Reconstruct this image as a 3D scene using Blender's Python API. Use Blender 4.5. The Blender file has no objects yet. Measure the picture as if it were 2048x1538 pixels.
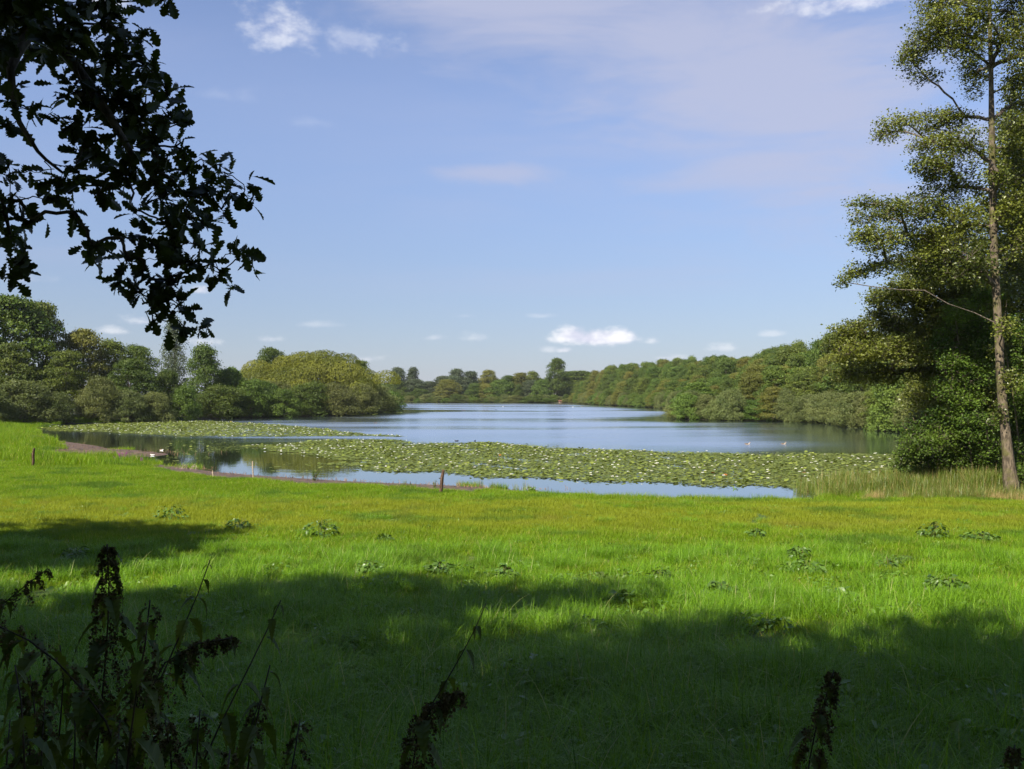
import bpy, math
import numpy as np
from mathutils import Vector

scene = bpy.context.scene
R = math.radians

# ------------------------------------------------------------------ camera
F, HY, ZC = 1773.0, 788.0, 4.65        # focal length in photo pixels, horizon row, eye height above the water
cam_data = bpy.data.cameras.new('camera')
cam = bpy.data.objects.new('camera', cam_data)
scene.collection.objects.link(cam)
cam.location = (0, 0, ZC)
cam.rotation_euler = (R(90), 0, 0)
cam_data.sensor_width = 36.0
cam_data.lens = 36.0 * F / 2048.0
cam_data.shift_y = (HY - 769.0) / 2048.0
cam_data.clip_start = 0.05
cam_data.clip_end = 20000
scene.camera = cam

# ------------------------------------------------------------------ sun, sky, exposure
SUN_EL = R(43)
SUN_H = np.array([-0.62, -0.785])               # horizontal direction towards the sun: behind and to the left
SUN_DIR = np.array([SUN_H[0]*math.cos(SUN_EL), SUN_H[1]*math.cos(SUN_EL), math.sin(SUN_EL)])
sun_data = bpy.data.lights.new('sun', 'SUN')
sun_data.energy = 5.0
sun_data.angle = R(0.55)
sun_data.color = (1.0, 0.93, 0.80)
sun = bpy.data.objects.new('sun', sun_data)
scene.collection.objects.link(sun)
sun.rotation_euler = Vector(SUN_DIR).to_track_quat('Z', 'Y').to_euler()
sun.location = (-40, -30, 50)

scene.view_settings.view_transform = 'Standard'
scene.view_settings.look = 'None'
scene.view_settings.exposure = 1.05
scene.view_settings.gamma = 1.0
scene.view_settings.use_curve_mapping = False
scene.cycles.use_denoising = True
scene.cycles.max_bounces = 6
scene.cycles.diffuse_bounces = 3
scene.cycles.glossy_bounces = 3
scene.cycles.transmission_bounces = 4
scene.cycles.sample_clamp_indirect = 4

class NT:
    """tiny node-tree writer"""
    def __init__(self, tree):
        self.t = tree; self.n = tree.nodes; self.l = tree.links
    def node(self, typ, ins=None, **kw):
        n = self.n.new(typ)
        for k, v in kw.items(): setattr(n, k, v)
        for k, v in (ins or {}).items():
            s = n.inputs[k]
            if isinstance(v, bpy.types.NodeSocket): self.l.new(v, s)
            else: s.default_value = v
        return n
    def math(self, op, a, b=0.0, c=0.0, clamp=False):
        return self.node('ShaderNodeMath', {0: a, 1: b, 2: c}, operation=op, use_clamp=clamp).outputs[0]
    def vec(self, op, a, b=(0, 0, 0)):
        n = self.node('ShaderNodeVectorMath', {0: a, 1: b}, operation=op)
        return n.outputs['Value'] if op in ('LENGTH', 'DOT_PRODUCT', 'DISTANCE') else n.outputs['Vector']
    def mix(self, f, a, b):
        return self.node('ShaderNodeMix', {0: f, 6: a, 7: b}, data_type='RGBA').outputs[2]
    def step(self, x, lo, hi, a=0.0, b=1.0):
        return self.node('ShaderNodeMapRange', {0: x, 1: lo, 2: hi, 3: a, 4: b}, interpolation_type='SMOOTHSTEP').outputs[0]
    def noise(self, v, scale, detail=4.0, rough=0.55, dist=0.0):
        return self.node('ShaderNodeTexNoise', {'Vector': v, 'Scale': scale, 'Detail': detail, 'Roughness': rough, 'Distortion': dist}).outputs['Fac']
    def comb(self, x, y, z=0.0):
        return self.node('ShaderNodeCombineXYZ', {0: x, 1: y, 2: z}).outputs[0]
    def sep(self, v):
        return self.node('ShaderNodeSeparateXYZ', {0: v}).outputs

world = bpy.data.worlds.new('World')
scene.world = world
world.use_nodes = True
w = NT(world.node_tree)
w.n.clear()
sky = w.node('ShaderNodeTexSky', sky_type='NISHITA', sun_disc=False)
sky.sun_elevation = SUN_EL
sky.sun_rotation = math.atan2(SUN_H[0], SUN_H[1]) % (2*math.pi)
sky.altitude = 50; sky.air_density = 1.0; sky.dust_density = 0.45; sky.ozone_density = 1.6
tc = w.node('ShaderNodeTexCoord').outputs['Generated']
dx, dy, dz = w.sep(tc)
az = w.math('ARCTAN2', dx, dy)                 # 0 straight over the lake, positive to the right
el = w.math('ARCSINE', dz)
skycol = w.node('ShaderNodeMix', {0: 1.0, 6: sky.outputs[0], 7: w.mix(w.step(dz, 0.03, 0.36), (0.655, 0.685, 0.83, 1), (1.34, 1.22, 1.33, 1))}, data_type='RGBA', blend_type='MULTIPLY').outputs[2]
# pale lavender air towards the horizon
hz = w.math('POWER', w.math('SUBTRACT', 1.0, w.math('ABSOLUTE', dz), clamp=True), 7.0)
col = w.mix(w.math('MULTIPLY', hz, 0.5), skycol, (3.5, 4.05, 5.6, 1))
# thin high cirrus, laid on a plane high above so that it thins out towards the horizon everywhere
zz = w.math('ADD', w.math('MAXIMUM', dz, 0.0), 0.12)
pc = w.comb(w.math('DIVIDE', dx, zz), w.math('DIVIDE', dy, zz))
pr = w.node('ShaderNodeMapping', {'Vector': pc, 'Rotation': (0, 0, R(58)), 'Location': (0.65, 0.3, 0), 'Scale': (0.75, 1.9, 1)}).outputs[0]
ci = w.noise(pr, 0.75, 7, 0.58, 0.35)
ci2 = w.noise(pc, 0.33, 2, 0.5)
veil = w.math('MULTIPLY', w.step(ci, 0.40, 0.75), w.step(ci2, 0.36, 0.62))
side = w.step(w.math('SUBTRACT', w.math('ADD', w.math('MULTIPLY', az, 0.55), el), 0.02), 0.08, 0.52)
def ang(px, py): return math.atan2(px-1024, F), math.atan2((HY-py), math.hypot(F, px-1024))
def blob(cx, cy, rx, ry, rot=0.0):
    a0, e0 = ang(cx, cy)
    u = w.math('SUBTRACT', az, a0); v = w.math('SUBTRACT', el, e0)
    if rot:
        c_, s_ = math.cos(rot), math.sin(rot)
        u, v = w.math('ADD', w.math('MULTIPLY', u, c_), w.math('MULTIPLY', v, s_)), w.math('SUBTRACT', w.math('MULTIPLY', v, c_), w.math('MULTIPLY', u, s_))
    return w.vec('LENGTH', w.comb(w.math('DIVIDE', u, rx/F), w.math('DIVIDE', v, ry/F)))
strk = w.node('ShaderNodeMapping', {'Vector': w.comb(az, el), 'Rotation': (0, 0, R(24)), 'Scale': (1.0, 4.2, 1)}).outputs[0]
ci3 = w.noise(strk, 4.0, 7, 0.6, 0.4)
big = w.math('SUBTRACT', 1.1, w.math('MINIMUM', blob(1500, 180, 620, 270, R(-18)), blob(1000, -60, 520, 200, R(-8))))
big = w.step(w.math('ADD', big, w.math('MULTIPLY', w.math('SUBTRACT', ci3, 0.5), 2.2)), 0.0, 1.0)
low = w.math('SUBTRACT', 1.0, w.math('MINIMUM', w.math('MINIMUM', blob(1500, 365, 150, 34, R(-8)), blob(1330, 270, 420, 60, R(-19))), blob(1010, 345, 260, 26)))
low = w.step(w.math('ADD', low, w.math('MULTIPLY', w.math('SUBTRACT', ci3, 0.5), 3.0)), 0.1, 1.2)
veil = w.math('MULTIPLY', w.math('MAXIMUM', w.math('MULTIPLY', veil, 0.6), w.math('MAXIMUM', big, w.math('MULTIPLY', low, 0.8))), w.step(dz, 0.04, 0.2))
col = w.mix(w.math('MULTIPLY', veil, 0.80), col, (4.15, 4.4, 5.8, 1))
# small fair-weather cumulus, each at its bearing and height
nzv = w.comb(az, w.math('MULTIPLY', el, 1.7))
puff = w.noise(nzv, 30.0, 6, 0.6)
puff2 = w.noise(nzv, 9.0, 3, 0.5)
CLOUDS = [(1195, 678, 90, 24, .95, .62), (1150, 674, 44, 24, .9, .6), (1235, 676, 46, 22, .9, .6), (566, 70, 84, 62, .55, 1.25), (610, 80, 50, 40, .4, 1.2), (705, 88, 85, 38, .3, 1.1), (402, 581, 20, 11, .6), (290, 645, 40, 14, .55, 1.2),
          (410, 688, 40, 14, .6), (1128, 701, 20, 8, .8), (1100, 700, 28, 9, .35), (540, 679, 34, 11, .4, 1.2), (955, 676, 34, 12, .32, 1.2), (738, 718, 28, 10, .38, 1.2),
          (1450, 696, 42, 11, .38, 1.2), (870, 676, 24, 9, .3), (1305, 682, 18, 10, .5), (1080, 632, 36, 7, .22), (640, 650, 50, 9, .22), (220, 662, 34, 10, .45),
          (1730, 2, 190, 26, .6), (205, 10, 60, 40, .5), (1545, 668, 26, 8, .3), (455, 190, 60, 22, .09, 1.3), (620, 243, 50, 16, .09, 1.3), (1340, 716, 40, 8, .3),
          (930, 632, 30, 6, .16), (60, 560, 60, 14, .3)]
acc = None
for (cx, cy, rx, ry, a, *k_) in CLOUDS:
    k_ = k_[0] if k_ else 1.0
    a0, e0 = ang(cx, cy)
    qx = w.math('DIVIDE', w.math('SUBTRACT', az, a0), rx/F)
    qy = w.math('SUBTRACT', el, e0); qy = w.math('MULTIPLY', qy, w.math('ADD', 1.0, w.math('MULTIPLY', w.math('LESS_THAN', qy, 0.0), 0.7))); qy = w.math('DIVIDE', qy, ry/F)
    r = w.vec('LENGTH', w.comb(qx, qy))
    v = w.math('SUBTRACT', 1.25, r)
    v = w.math('ADD', v, w.math('MULTIPLY', w.math('SUBTRACT', puff, 0.5), 2.6*k_))
    v = w.math('ADD', v, w.math('MULTIPLY', w.math('SUBTRACT', puff2, 0.5), 1.0*k_))
    v = w.math('MULTIPLY', w.step(v, 0.10, 0.10+1.25*k_), a)
    acc = v if acc is None else w.math('MAXIMUM', acc, v)
ccol = w.mix(w.step(puff, 0.35, 0.62), (5.9, 6.0, 7.2, 1), (8.3, 8.3, 8.6, 1))
col = w.mix(acc, col, ccol)
bg = w.node('ShaderNodeBackground', {'Color': col, 'Strength': 0.062})
out = w.node('ShaderNodeOutputWorld', {'Surface': bg.outputs[0]})

# ------------------------------------------------------------------ helpers
rng = np.random.default_rng(11)

def P(px, py, d):                              # a point d metres ahead
    return np.array([(px-1024)/F*d, d, ZC-(py-HY)/F*d])
def G(px, py, z=0.0):                          # where the view meets the level z
    d = (ZC-z)*F/(py-HY)
    return ((px-1024)/F*d, d)

def mesh(name, V, faces, mats=(), midx=None, tint=None, smooth=False):
    """V (n,3); faces: list of (m,k) index arrays"""
    me = bpy.data.meshes.new(name)
    V = np.asarray(V, dtype=np.float32)
    me.vertices.add(len(V)); me.vertices.foreach_set('co', V.ravel())
    faces = [np.asarray(f, dtype=np.int32) for f in faces if len(f)]
    loops = np.concatenate([f.ravel() for f in faces])
    tot = np.concatenate([np.full(len(f), f.shape[1], dtype=np.int32) for f in faces])
    start = np.concatenate([[0], np.cumsum(tot)[:-1]]).astype(np.int32)
    me.loops.add(len(loops)); me.loops.foreach_set('vertex_index', loops)
    me.polygons.add(len(tot)); me.polygons.foreach_set('loop_start', start)
    for m in mats: me.materials.append(m)
    if midx is not None: me.polygons.foreach_set('material_index', np.asarray(midx, dtype=np.int32))
    me.polygons.foreach_set('use_smooth', np.full(len(tot), smooth, dtype=bool))
    me.update(calc_edges=True)
    if tint is not None:
        at = me.attributes.new('tint', 'FLOAT', 'POINT')
        at.data.foreach_set('value', np.asarray(tint, dtype=np.float32))
    return me

class Buf:
    """collects geometry for one mesh"""
    def __init__(self): self.V = []; self.F = {}; self.T = []; self.n = 0
    def add(self, V, faces, tint=0.5):
        V = np.asarray(V, dtype=np.float32).reshape(-1, 3)
        for f in faces:
            f = np.asarray(f, dtype=np.int32)
            self.F.setdefault(f.shape[1], []).append(f + self.n)
        self.V.append(V); self.n += len(V)
        self.T.append(np.broadcast_to(np.asarray(tint, dtype=np.float32), (len(V),)))
    def mesh(self, name, mats, smooth=False):
        return mesh(name, np.concatenate(self.V), [np.concatenate(v) for v in self.F.values()], mats, tint=np.concatenate(self.T), smooth=smooth)

def link(name, me, parent=None, loc=None):
    o = bpy.data.objects.new(name, me)
    scene.collection.objects.link(o)
    if parent is not None: o.parent = parent
    if loc is not None: o.location = loc
    return o
def tag(o, label, cat, group=None):
    o['label'] = label; o['category'] = cat
    if group: o['group'] = group
    return o
def thing(name, label, cat, loc=(0, 0, 0), rz=0.0, group=None):
    o = bpy.data.objects.new(name, None)
    scene.collection.objects.link(o)
    o.empty_display_size = 0.2
    o.location = loc; o.rotation_euler = (0, 0, rz)
    return tag(o, label, cat, group)
def copy_thing(src, label, loc, rz=0.0, scale=None, group=None):
    """a copy of a thing, its parts and their sub-parts; mesh data is shared"""
    def cp(o, parent):
        c = o.copy(); scene.collection.objects.link(c)
        c.parent = parent
        for ch in o.children: cp(ch, c)
        return c
    r = cp(src, None)
    r.location = loc; r.rotation_euler = (0, 0, rz); r['label'] = label
    if scale is not None: r.scale = scale
    if group: r['group'] = group
    return r

def unit(a): return a / np.maximum(np.linalg.norm(a, axis=-1, keepdims=True), 1e-9)
def rdir(r, n): return unit(r.normal(size=(n, 3)))

def tube(path, radii, sides=8, jit=0.0, r=None, caps=True):
    """lofted tube; radii scalar or (a, b) per point"""
    path = np.asarray(path, dtype=float); n = len(path)
    t = unit(np.gradient(path, axis=0))
    ref = np.array([0, 0, 1.0]) if abs(t[0][2]) < 0.9 else np.array([1.0, 0, 0])
    V = []
    for i in range(n):
        ref = ref - t[i]*np.dot(ref, t[i]); ref = ref/np.linalg.norm(ref)
        b = np.cross(t[i], ref)
        ra = np.atleast_1d(radii[i]); ra, rb = (ra[0], ra[-1])
        for k in range(sides):
            a = 2*math.pi*k/sides
            j = 1 + (r.normal()*jit if (r is not None and jit) else 0)
            V.append(path[i] + (b*math.cos(a)*ra + ref*math.sin(a)*rb)*j)
    q = []
    for i in range(n-1):
        for k in range(sides):
            k2 = (k+1) % sides
            q.append((i*sides+k, i*sides+k2, (i+1)*sides+k2, (i+1)*sides+k))
    fs = [np.array(q)]
    if caps:
        V.append(path[0]); V.append(path[-1]); c0 = n*sides; c1 = c0+1
        tri = [(c0, (k+1) % sides, k) for k in range(sides)] + [(c1, (n-1)*sides+k, (n-1)*sides+(k+1) % sides) for k in range(sides)]
        fs.append(np.array(tri))
    return np.array(V), fs

def segs(A, B, ra, rb, sides=5):
    """many separate tapered segments at once"""
    A, B = np.asarray(A), np.asarray(B); n = len(A)
    t = unit(B-A)
    ref = np.where(np.abs(t[:, 2:3]) < 0.9, np.array([[0, 0, 1.0]]), np.array([[1.0, 0, 0]]))
    u = unit(np.cross(t, ref)); v = np.cross(t, u)
    an = np.arange(sides)*2*math.pi/sides
    c, s = np.cos(an)[None, :, None], np.sin(an)[None, :, None]
    ring = u[:, None, :]*c + v[:, None, :]*s
    V = np.concatenate([A[:, None, :]+ring*np.asarray(ra)[:, None, None], B[:, None, :]+ring*np.asarray(rb)[:, None, None]], axis=1)
    k = np.arange(sides); k2 = (k+1) % sides
    q = np.stack([k, k2, k2+sides, k+sides], axis=1)[None] + (np.arange(n)*2*sides)[:, None, None]
    return V.reshape(-1, 3), [q.reshape(-1, 4)]

def cards(C, N, S, asp, r, U=None, fold=0.12):
    """leaf-shaped four-point cards"""
    n = len(C); N = unit(N)
    if U is None: U = rdir(r, n)
    U = unit(U - N*np.sum(U*N, axis=1, keepdims=True))
    W = np.cross(N, U); S = np.asarray(S)[:, None]; asp = np.broadcast_to(asp, (n,))[:, None]
    V = np.stack([C-U*S*.5, C+W*S*asp*.5+N*S*fold+U*S*.05, C+U*S*.5, C-W*S*asp*.5+N*S*fold+U*S*.05], axis=1)
    return V.reshape(-1, 3), np.arange(4*n).reshape(n, 4)

# ------------------------------------------------------------------ materials
def new_mat(name):
    m = bpy.data.materials.new(name); m.use_nodes = True
    t = NT(m.node_tree); t.n.clear()
    return m, t
def finish(t, shader, disp=None):
    t.node('ShaderNodeOutputMaterial', {'Surface': shader})

def leaf_mat(name, dark, light, odd=None, trans=0.35, rough=0.5, spec=0.25, hue=0.03, patch=None):
    m, t = new_mat(name)
    ti = t.node('ShaderNodeAttribute', attribute_name='tint').outputs['Fac']
    c = t.mix(ti, (*dark, 1), (*light, 1))
    if odd is not None:                        # a few leaves of another colour
        c = t.mix(t.step(ti, 0.93, 0.95), c, (*odd, 1))
    if patch is not None:                      # larger patches of another hue over the ground
        pos = t.node('ShaderNodeNewGeometry').outputs['Position']
        for (sc, lo, hi, colr, f, *band) in patch:
            k = t.math('MULTIPLY', t.step(t.noise(pos, sc, 3, 0.6), lo, hi), f)
            if band: k = t.math('MULTIPLY', k, t.math('MULTIPLY', t.step(t.sep(pos)[1], band[0], band[1]), t.step(t.sep(pos)[1], band[2], band[3], 1.0, 0.0)))
            c = t.mix(k, c, (*colr, 1))
    rnd = t.node('ShaderNodeObjectInfo').outputs['Random']
    c = t.node('ShaderNodeHueSaturation', {'Hue': t.math('ADD', 0.5-hue/2, t.math('MULTIPLY', rnd, hue)), 'Saturation': 1.0,
               'Value': t.math('ADD', 0.86, t.math('MULTIPLY', t.math('FRACT', t.math('MULTIPLY', rnd, 7.31)), 0.28)), 'Color': c}).outputs[0]
    p = t.node('ShaderNodeBsdfPrincipled', {'Base Color': c, 'Roughness': rough, 'Specular IOR Level': spec})
    tc_ = t.node('ShaderNodeMix', {0: 1.0, 6: c, 7: (1.25, 1.15, 0.5, 1)}, data_type='RGBA', blend_type='MULTIPLY').outputs[2]
    tr = t.node('ShaderNodeBsdfTranslucent', {'Color': tc_})
    s = t.node('ShaderNodeMixShader', {0: trans, 1: p.outputs[0], 2: tr.outputs[0]})
    finish(t, s.outputs[0])
    return m

def bark_mat(name, dark, light, scale=6.0, moss=None):
    m, t = new_mat(name)
    pos = t.node('ShaderNodeNewGeometry').outputs['Position']
    st = t.node('ShaderNodeMapping', {'Vector': pos, 'Scale': (1, 1, 0.3)}).outputs[0]
    n1 = t.noise(st, scale*2.2, 6, 0.65)
    c = t.mix(t.step(n1, 0.36, 0.66), (*dark, 1), (*light, 1))
    if moss: c = t.mix(t.math('MULTIPLY', t.step(t.noise(pos, scale*.35, 4, 0.6), 0.48, 0.68), 0.75), c, (*moss, 1))
    b = t.node('ShaderNodeBump', {'Height': n1, 'Strength': 0.8, 'Distance': 0.03}).outputs[0]
    p = t.node('ShaderNodeBsdfPrincipled', {'Base Color': c, 'Roughness': 0.85, 'Specular IOR Level': 0.15, 'Normal': b})
    finish(t, p.outputs[0])
    return m

def plain_mat(name, c1, c2, scale=8.0, rough=0.7, spec=0.2):
    m, t = new_mat(name)
    co = t.node('ShaderNodeTexCoord').outputs['Object']
    c = t.mix(t.step(t.noise(co, scale, 4, 0.6), 0.35, 0.65), (*c1, 1), (*c2, 1))
    p = t.node('ShaderNodeBsdfPrincipled', {'Base Color': c, 'Roughness': rough, 'Specular IOR Level': spec})
    finish(t, p.outputs[0])
    return m

# ------------------------------------------------------------------ lake shore
def poly(pts): return np.array([G(*p) if p[1] > HY+4 and p[0] > -900 else p for p in pts], dtype=float)
LAKE = np.array([G(*p) for p in [(1640, 996, .17), (1500, 996, .17), (1400, 995, .17), (1300, 993, .16), (1200, 989, .15), (1120, 984, .12), (1050, 979, .08), (960, 974), (900, 971), (800, 967), (700, 963), (620, 958),
        (560, 954), (500, 950), (440, 945), (400, 940), (365, 934), (330, 931), (290, 926), (250, 920), (190, 916.5), (130, 913.5), (200, 913.5), (250, 914), (320, 912.5), (372, 911), (345, 905), (250, 899), (180, 890),
        (120, 882), (98, 879), (85, 870), (70, 862), (60, 853)]] +
        [(-70, 129)] + [G(*p) for p in [(130, 848), (250, 845), (350, 841), (480, 836), (600, 833), (690, 831), (760, 827), (806, 821)]] +
        [(-38, 262), (-58, 330), (-70, 400), (-66, 470)] + [G(*p) for p in [(800, 805.6), (870, 806), (960, 806), (1050, 806), (1150, 807.2), (1250, 812), (1310, 815.5), (1358, 820)]] +
        [(52, 225), (44, 195)] + [G(*p) for p in [(1362, 836.5), (1375, 839), (1450, 841), (1560, 842), (1650, 846), (1700, 850), (1730, 855), (1770, 858), (1815, 862), (1826, 880), (1836, 905), (1845, 930), (1760, 955), (1700, 972), (1662, 986)]])
MUD = [np.array([G(*p) for p in q]) for q in [
    [(1250, 990), (1100, 983), (1000, 976), (850, 968), (700, 961), (560, 952), (440, 943), (350, 932), (290, 924), (285, 931, .30), (330, 944, .34), (420, 954.5, .36), (500, 960, .38), (600, 966, .38), (700, 971, .36), (800, 976, .34), (900, 981, .34), (1000, 984, .30), (1100, 987, .26)],
    [(-120, 915), (60, 913.5), (112, 908), (100, 895), (97, 885), (110, 880), (180, 889), (250, 898), (345, 904), (374, 911), (250, 915), (140, 914.5), (112, 912), (60, 919), (-120, 921)],
    [(-120, 878), (40, 875), (90, 869), (108, 872), (100, 880), (40, 881), (-120, 884)]]]

def sdf(pts, pg):
    """signed distance, positive outside the polygon"""
    pts = np.asarray(pts, dtype=float); d2 = np.full(len(pts), 1e18); ins = np.zeros(len(pts), bool)
    for i in range(len(pg)):
        a, b = pg[i], pg[(i+1) % len(pg)]
        ab = b-a; L = max(float(ab@ab), 1e-12)
        t = np.clip(((pts-a)@ab)/L, 0, 1)
        q = pts - (a + t[:, None]*ab)
        d2 = np.minimum(d2, (q*q).sum(1))
        c = (a[1] > pts[:, 1]) != (b[1] > pts[:, 1])
        if abs(ab[1]) > 1e-9:
            ins ^= c & (pts[:, 0] < ab[0]*(pts[:, 1]-a[1])/ab[1] + a[0])
    return np.where(ins, -1, 1)*np.sqrt(d2)

PROF_Y = [-400, -60, 0, 3, 6, 12, 20, 30, 38, 60, 150, 700, 6000]
PROF_Z = [3.3, 3.2, 3.0, 2.6, 2.1, 1.5, 1.02, .6, .3, .45, .8, 2.0, 3.0]
def wob(x, y): return 0.035*np.sin(x*0.9+1.3*np.sin(y*0.5))*np.cos(y*0.8+x*0.23) + 0.02*np.sin(x*2.3+y*1.7)
def height(pts, s=None):
    pts = np.asarray(pts, dtype=float)
    if s is None: s = sdf(pts, LAKE)
    prof = np.interp(pts[:, 1], PROF_Y, PROF_Z)
    z = np.minimum(prof, 0.015 + 0.075*s)
    z = np.where(s > 0, z + wob(pts[:, 0], pts[:, 1])*np.clip(s*.3, 0, 1)*np.clip(1.5-pts[:, 1]/300, 0, 1), np.maximum(-1.4, 0.09*s))
    return z
_h0 = height
def height(pts, s=None):
    pts = np.asarray(pts, dtype=float)
    if s is None: s = sdf(pts, LAKE)
    z = _h0(pts, s); x, y = pts[:, 0], pts[:, 1]       # the mud spit lies so low that the water breaks it up
    k = np.clip((x+16)/-4, 0, 1)*np.clip((y-58)/5, 0, 1)*np.clip((80-y)/5, 0, 1)*np.clip((x+48)/4, 0, 1)*(s > 0)*np.clip((3.2-s)/1.5, 0, 1)
    return z - k*0.085*(0.5+0.5*np.sin(x*0.85+2.2*np.sin(y*0.9)+0.7*np.sin(x*2.1)))
def height1(x, y): return float(height([(x, y)])[0])

def axis(a, fine_a, fine_b, b, step, grow):
    mid = list(np.arange(fine_a, fine_b+1e-6, step))
    up = []; s = step; v = mid[-1]
    while v < b: s *= grow; v += s; up.append(v)
    dn = []; s = step; v = mid[0]
    while v > a: s *= grow; v -= s; dn.append(v)
    return np.array(dn[::-1]+mid+up)
gx = axis(-1500, -45, 30, 1500, 0.55, 1.10); gy = axis(-300, 4, 78, 2500, 0.55, 1.07)
XX, YY = np.meshgrid(gx, gy)
gp = np.stack([XX.ravel(), YY.ravel()], 1)
gs = sdf(gp, LAKE)
gz = height(gp, gs)
gm = np.min([sdf(gp, m) for m in MUD], axis=0)
nx, ny = len(gx), len(gy)
ii = np.arange(ny-1)[:, None]*nx + np.arange(nx-1)[None]
ii = ii.ravel()
m, t = new_mat('ground_soil_and_turf')
pos = t.node('ShaderNodeNewGeometry').outputs['Position']
md = t.node('ShaderNodeAttribute', attribute_name='tint').outputs['Fac']
n1 = t.noise(pos, 2.6, 6, 0.65); n2 = t.noise(pos, 14.0, 5, 0.7)
mud = t.mix(t.step(n1, 0.38, 0.62), (0.045, 0.030, 0.020, 1), (0.140, 0.088, 0.054, 1))
mud = t.mix(t.math('MULTIPLY', t.step(n2, 0.56, 0.68), 0.8), mud, (0.27, 0.18, 0.10, 1))
mud = t.mix(t.math('MULTIPLY', t.step(n2, 0.30, 0.40, 1, 0), 0.6), mud, (0.03, 0.022, 0.018, 1))
turf = t.mix(t.step(n1, 0.35, 0.65), (0.040, 0.075, 0.010, 1), (0.085, 0.12, 0.014, 1))
f = t.step(t.math('ADD', md, t.math('MULTIPLY', t.math('SUBTRACT', n1, 0.5), 0.9)), 0.35, 0.65)
gx_, gy_, gz_ = t.sep(pos)
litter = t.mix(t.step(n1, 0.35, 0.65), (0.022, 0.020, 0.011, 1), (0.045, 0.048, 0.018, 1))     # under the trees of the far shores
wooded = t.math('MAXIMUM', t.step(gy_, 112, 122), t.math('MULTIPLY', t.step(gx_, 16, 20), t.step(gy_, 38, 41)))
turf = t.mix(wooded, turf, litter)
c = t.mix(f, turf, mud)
b = t.node('ShaderNodeBump', {'Height': t.math('ADD', n1, t.math('MULTIPLY', n2, 0.6)), 'Strength': 0.7, 'Distance': 0.08}).outputs[0]
p = t.node('ShaderNodeBsdfPrincipled', {'Base Color': c, 'Roughness': t.math('SUBTRACT', 0.9, t.math('MULTIPLY', f, 0.3)), 'Specular IOR Level': 0.3, 'Normal': b})
finish(t, p.outputs[0])
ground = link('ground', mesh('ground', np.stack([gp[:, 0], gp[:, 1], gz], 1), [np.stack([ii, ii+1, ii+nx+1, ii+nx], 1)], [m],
              tint=np.clip(0.5-gm*0.45, 0, 1), smooth=True))
ground['kind'] = 'structure'; ground['label'] = 'gently falling meadow and brown muddy lake shore'

# ------------------------------------------------------------------ water
m, t = new_mat('lake_water')
pos = t.node('ShaderNodeNewGeometry').outputs['Position']
px_, py_, pz_ = t.sep(pos)
flow = t.node('ShaderNodeMapping', {'Vector': pos, 'Scale': (0.45, 1.0, 1)}).outputs[0]
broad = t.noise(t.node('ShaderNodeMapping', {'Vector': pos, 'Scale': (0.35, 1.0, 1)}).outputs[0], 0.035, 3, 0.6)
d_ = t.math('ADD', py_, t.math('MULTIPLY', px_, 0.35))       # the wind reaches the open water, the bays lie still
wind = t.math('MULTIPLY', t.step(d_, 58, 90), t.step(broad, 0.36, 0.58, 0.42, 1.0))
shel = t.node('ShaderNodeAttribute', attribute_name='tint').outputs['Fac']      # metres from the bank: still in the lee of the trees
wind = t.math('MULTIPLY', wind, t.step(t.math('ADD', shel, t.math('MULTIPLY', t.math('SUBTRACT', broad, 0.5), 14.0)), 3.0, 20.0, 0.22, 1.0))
n1 = t.noise(flow, 1.6, 3, 0.55); n2 = t.noise(flow, 5.0, 2, 0.5); n3 = t.noise(flow, 0.5, 2, 0.5)
h = t.math('ADD', t.math('ADD', t.math('MULTIPLY', n1, 0.6), t.math('MULTIPLY', n2, 0.18)), t.math('MULTIPLY', n3, 0.8))
amp = t.math('ADD', 0.003, t.math('MULTIPLY', wind, 0.04))
b = t.node('ShaderNodeBump', {'Height': t.math('MULTIPLY', h, amp), 'Strength': 1.0, 'Distance': 1.0}).outputs[0]
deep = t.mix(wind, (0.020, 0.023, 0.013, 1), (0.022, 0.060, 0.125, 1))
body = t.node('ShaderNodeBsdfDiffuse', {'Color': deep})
mirror = t.node('ShaderNodeBsdfGlossy', {'Color': (0.94, 0.98, 1.0, 1), 'Roughness': t.math('ADD', 0.012, t.math('MULTIPLY', wind, 0.26)), 'Normal': b})
fr = t.node('ShaderNodeFresnel', {'IOR': 1.33})
p = t.node('ShaderNodeMixShader', {0: t.math('ADD', 0.45, t.math('MULTIPLY', fr.outputs[0], 0.55)), 1: body.outputs[0], 2: mirror.outputs[0]})
finish(t, p.outputs[0])
wx = np.arange(-320, 261, 5.0); wy = np.arange(30, 621, 5.0)
WX, WY = np.meshgrid(wx, wy); wp = np.stack([WX.ravel(), WY.ravel()], 1)
wi = (np.arange(len(wy)-1)[:, None]*len(wx)+np.arange(len(wx)-1)[None]).ravel()
water = link('lake_water', mesh('lake_water', np.column_stack([wp, np.zeros(len(wp))]), [np.stack([wi, wi+1, wi+len(wx)+1, wi+len(wx)], 1)], [m], tint=np.clip(-sdf(wp, LAKE), 0, 60)))
water['kind'] = 'structure'; water['label'] = 'blue lake with light ripples and still bays'

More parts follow.
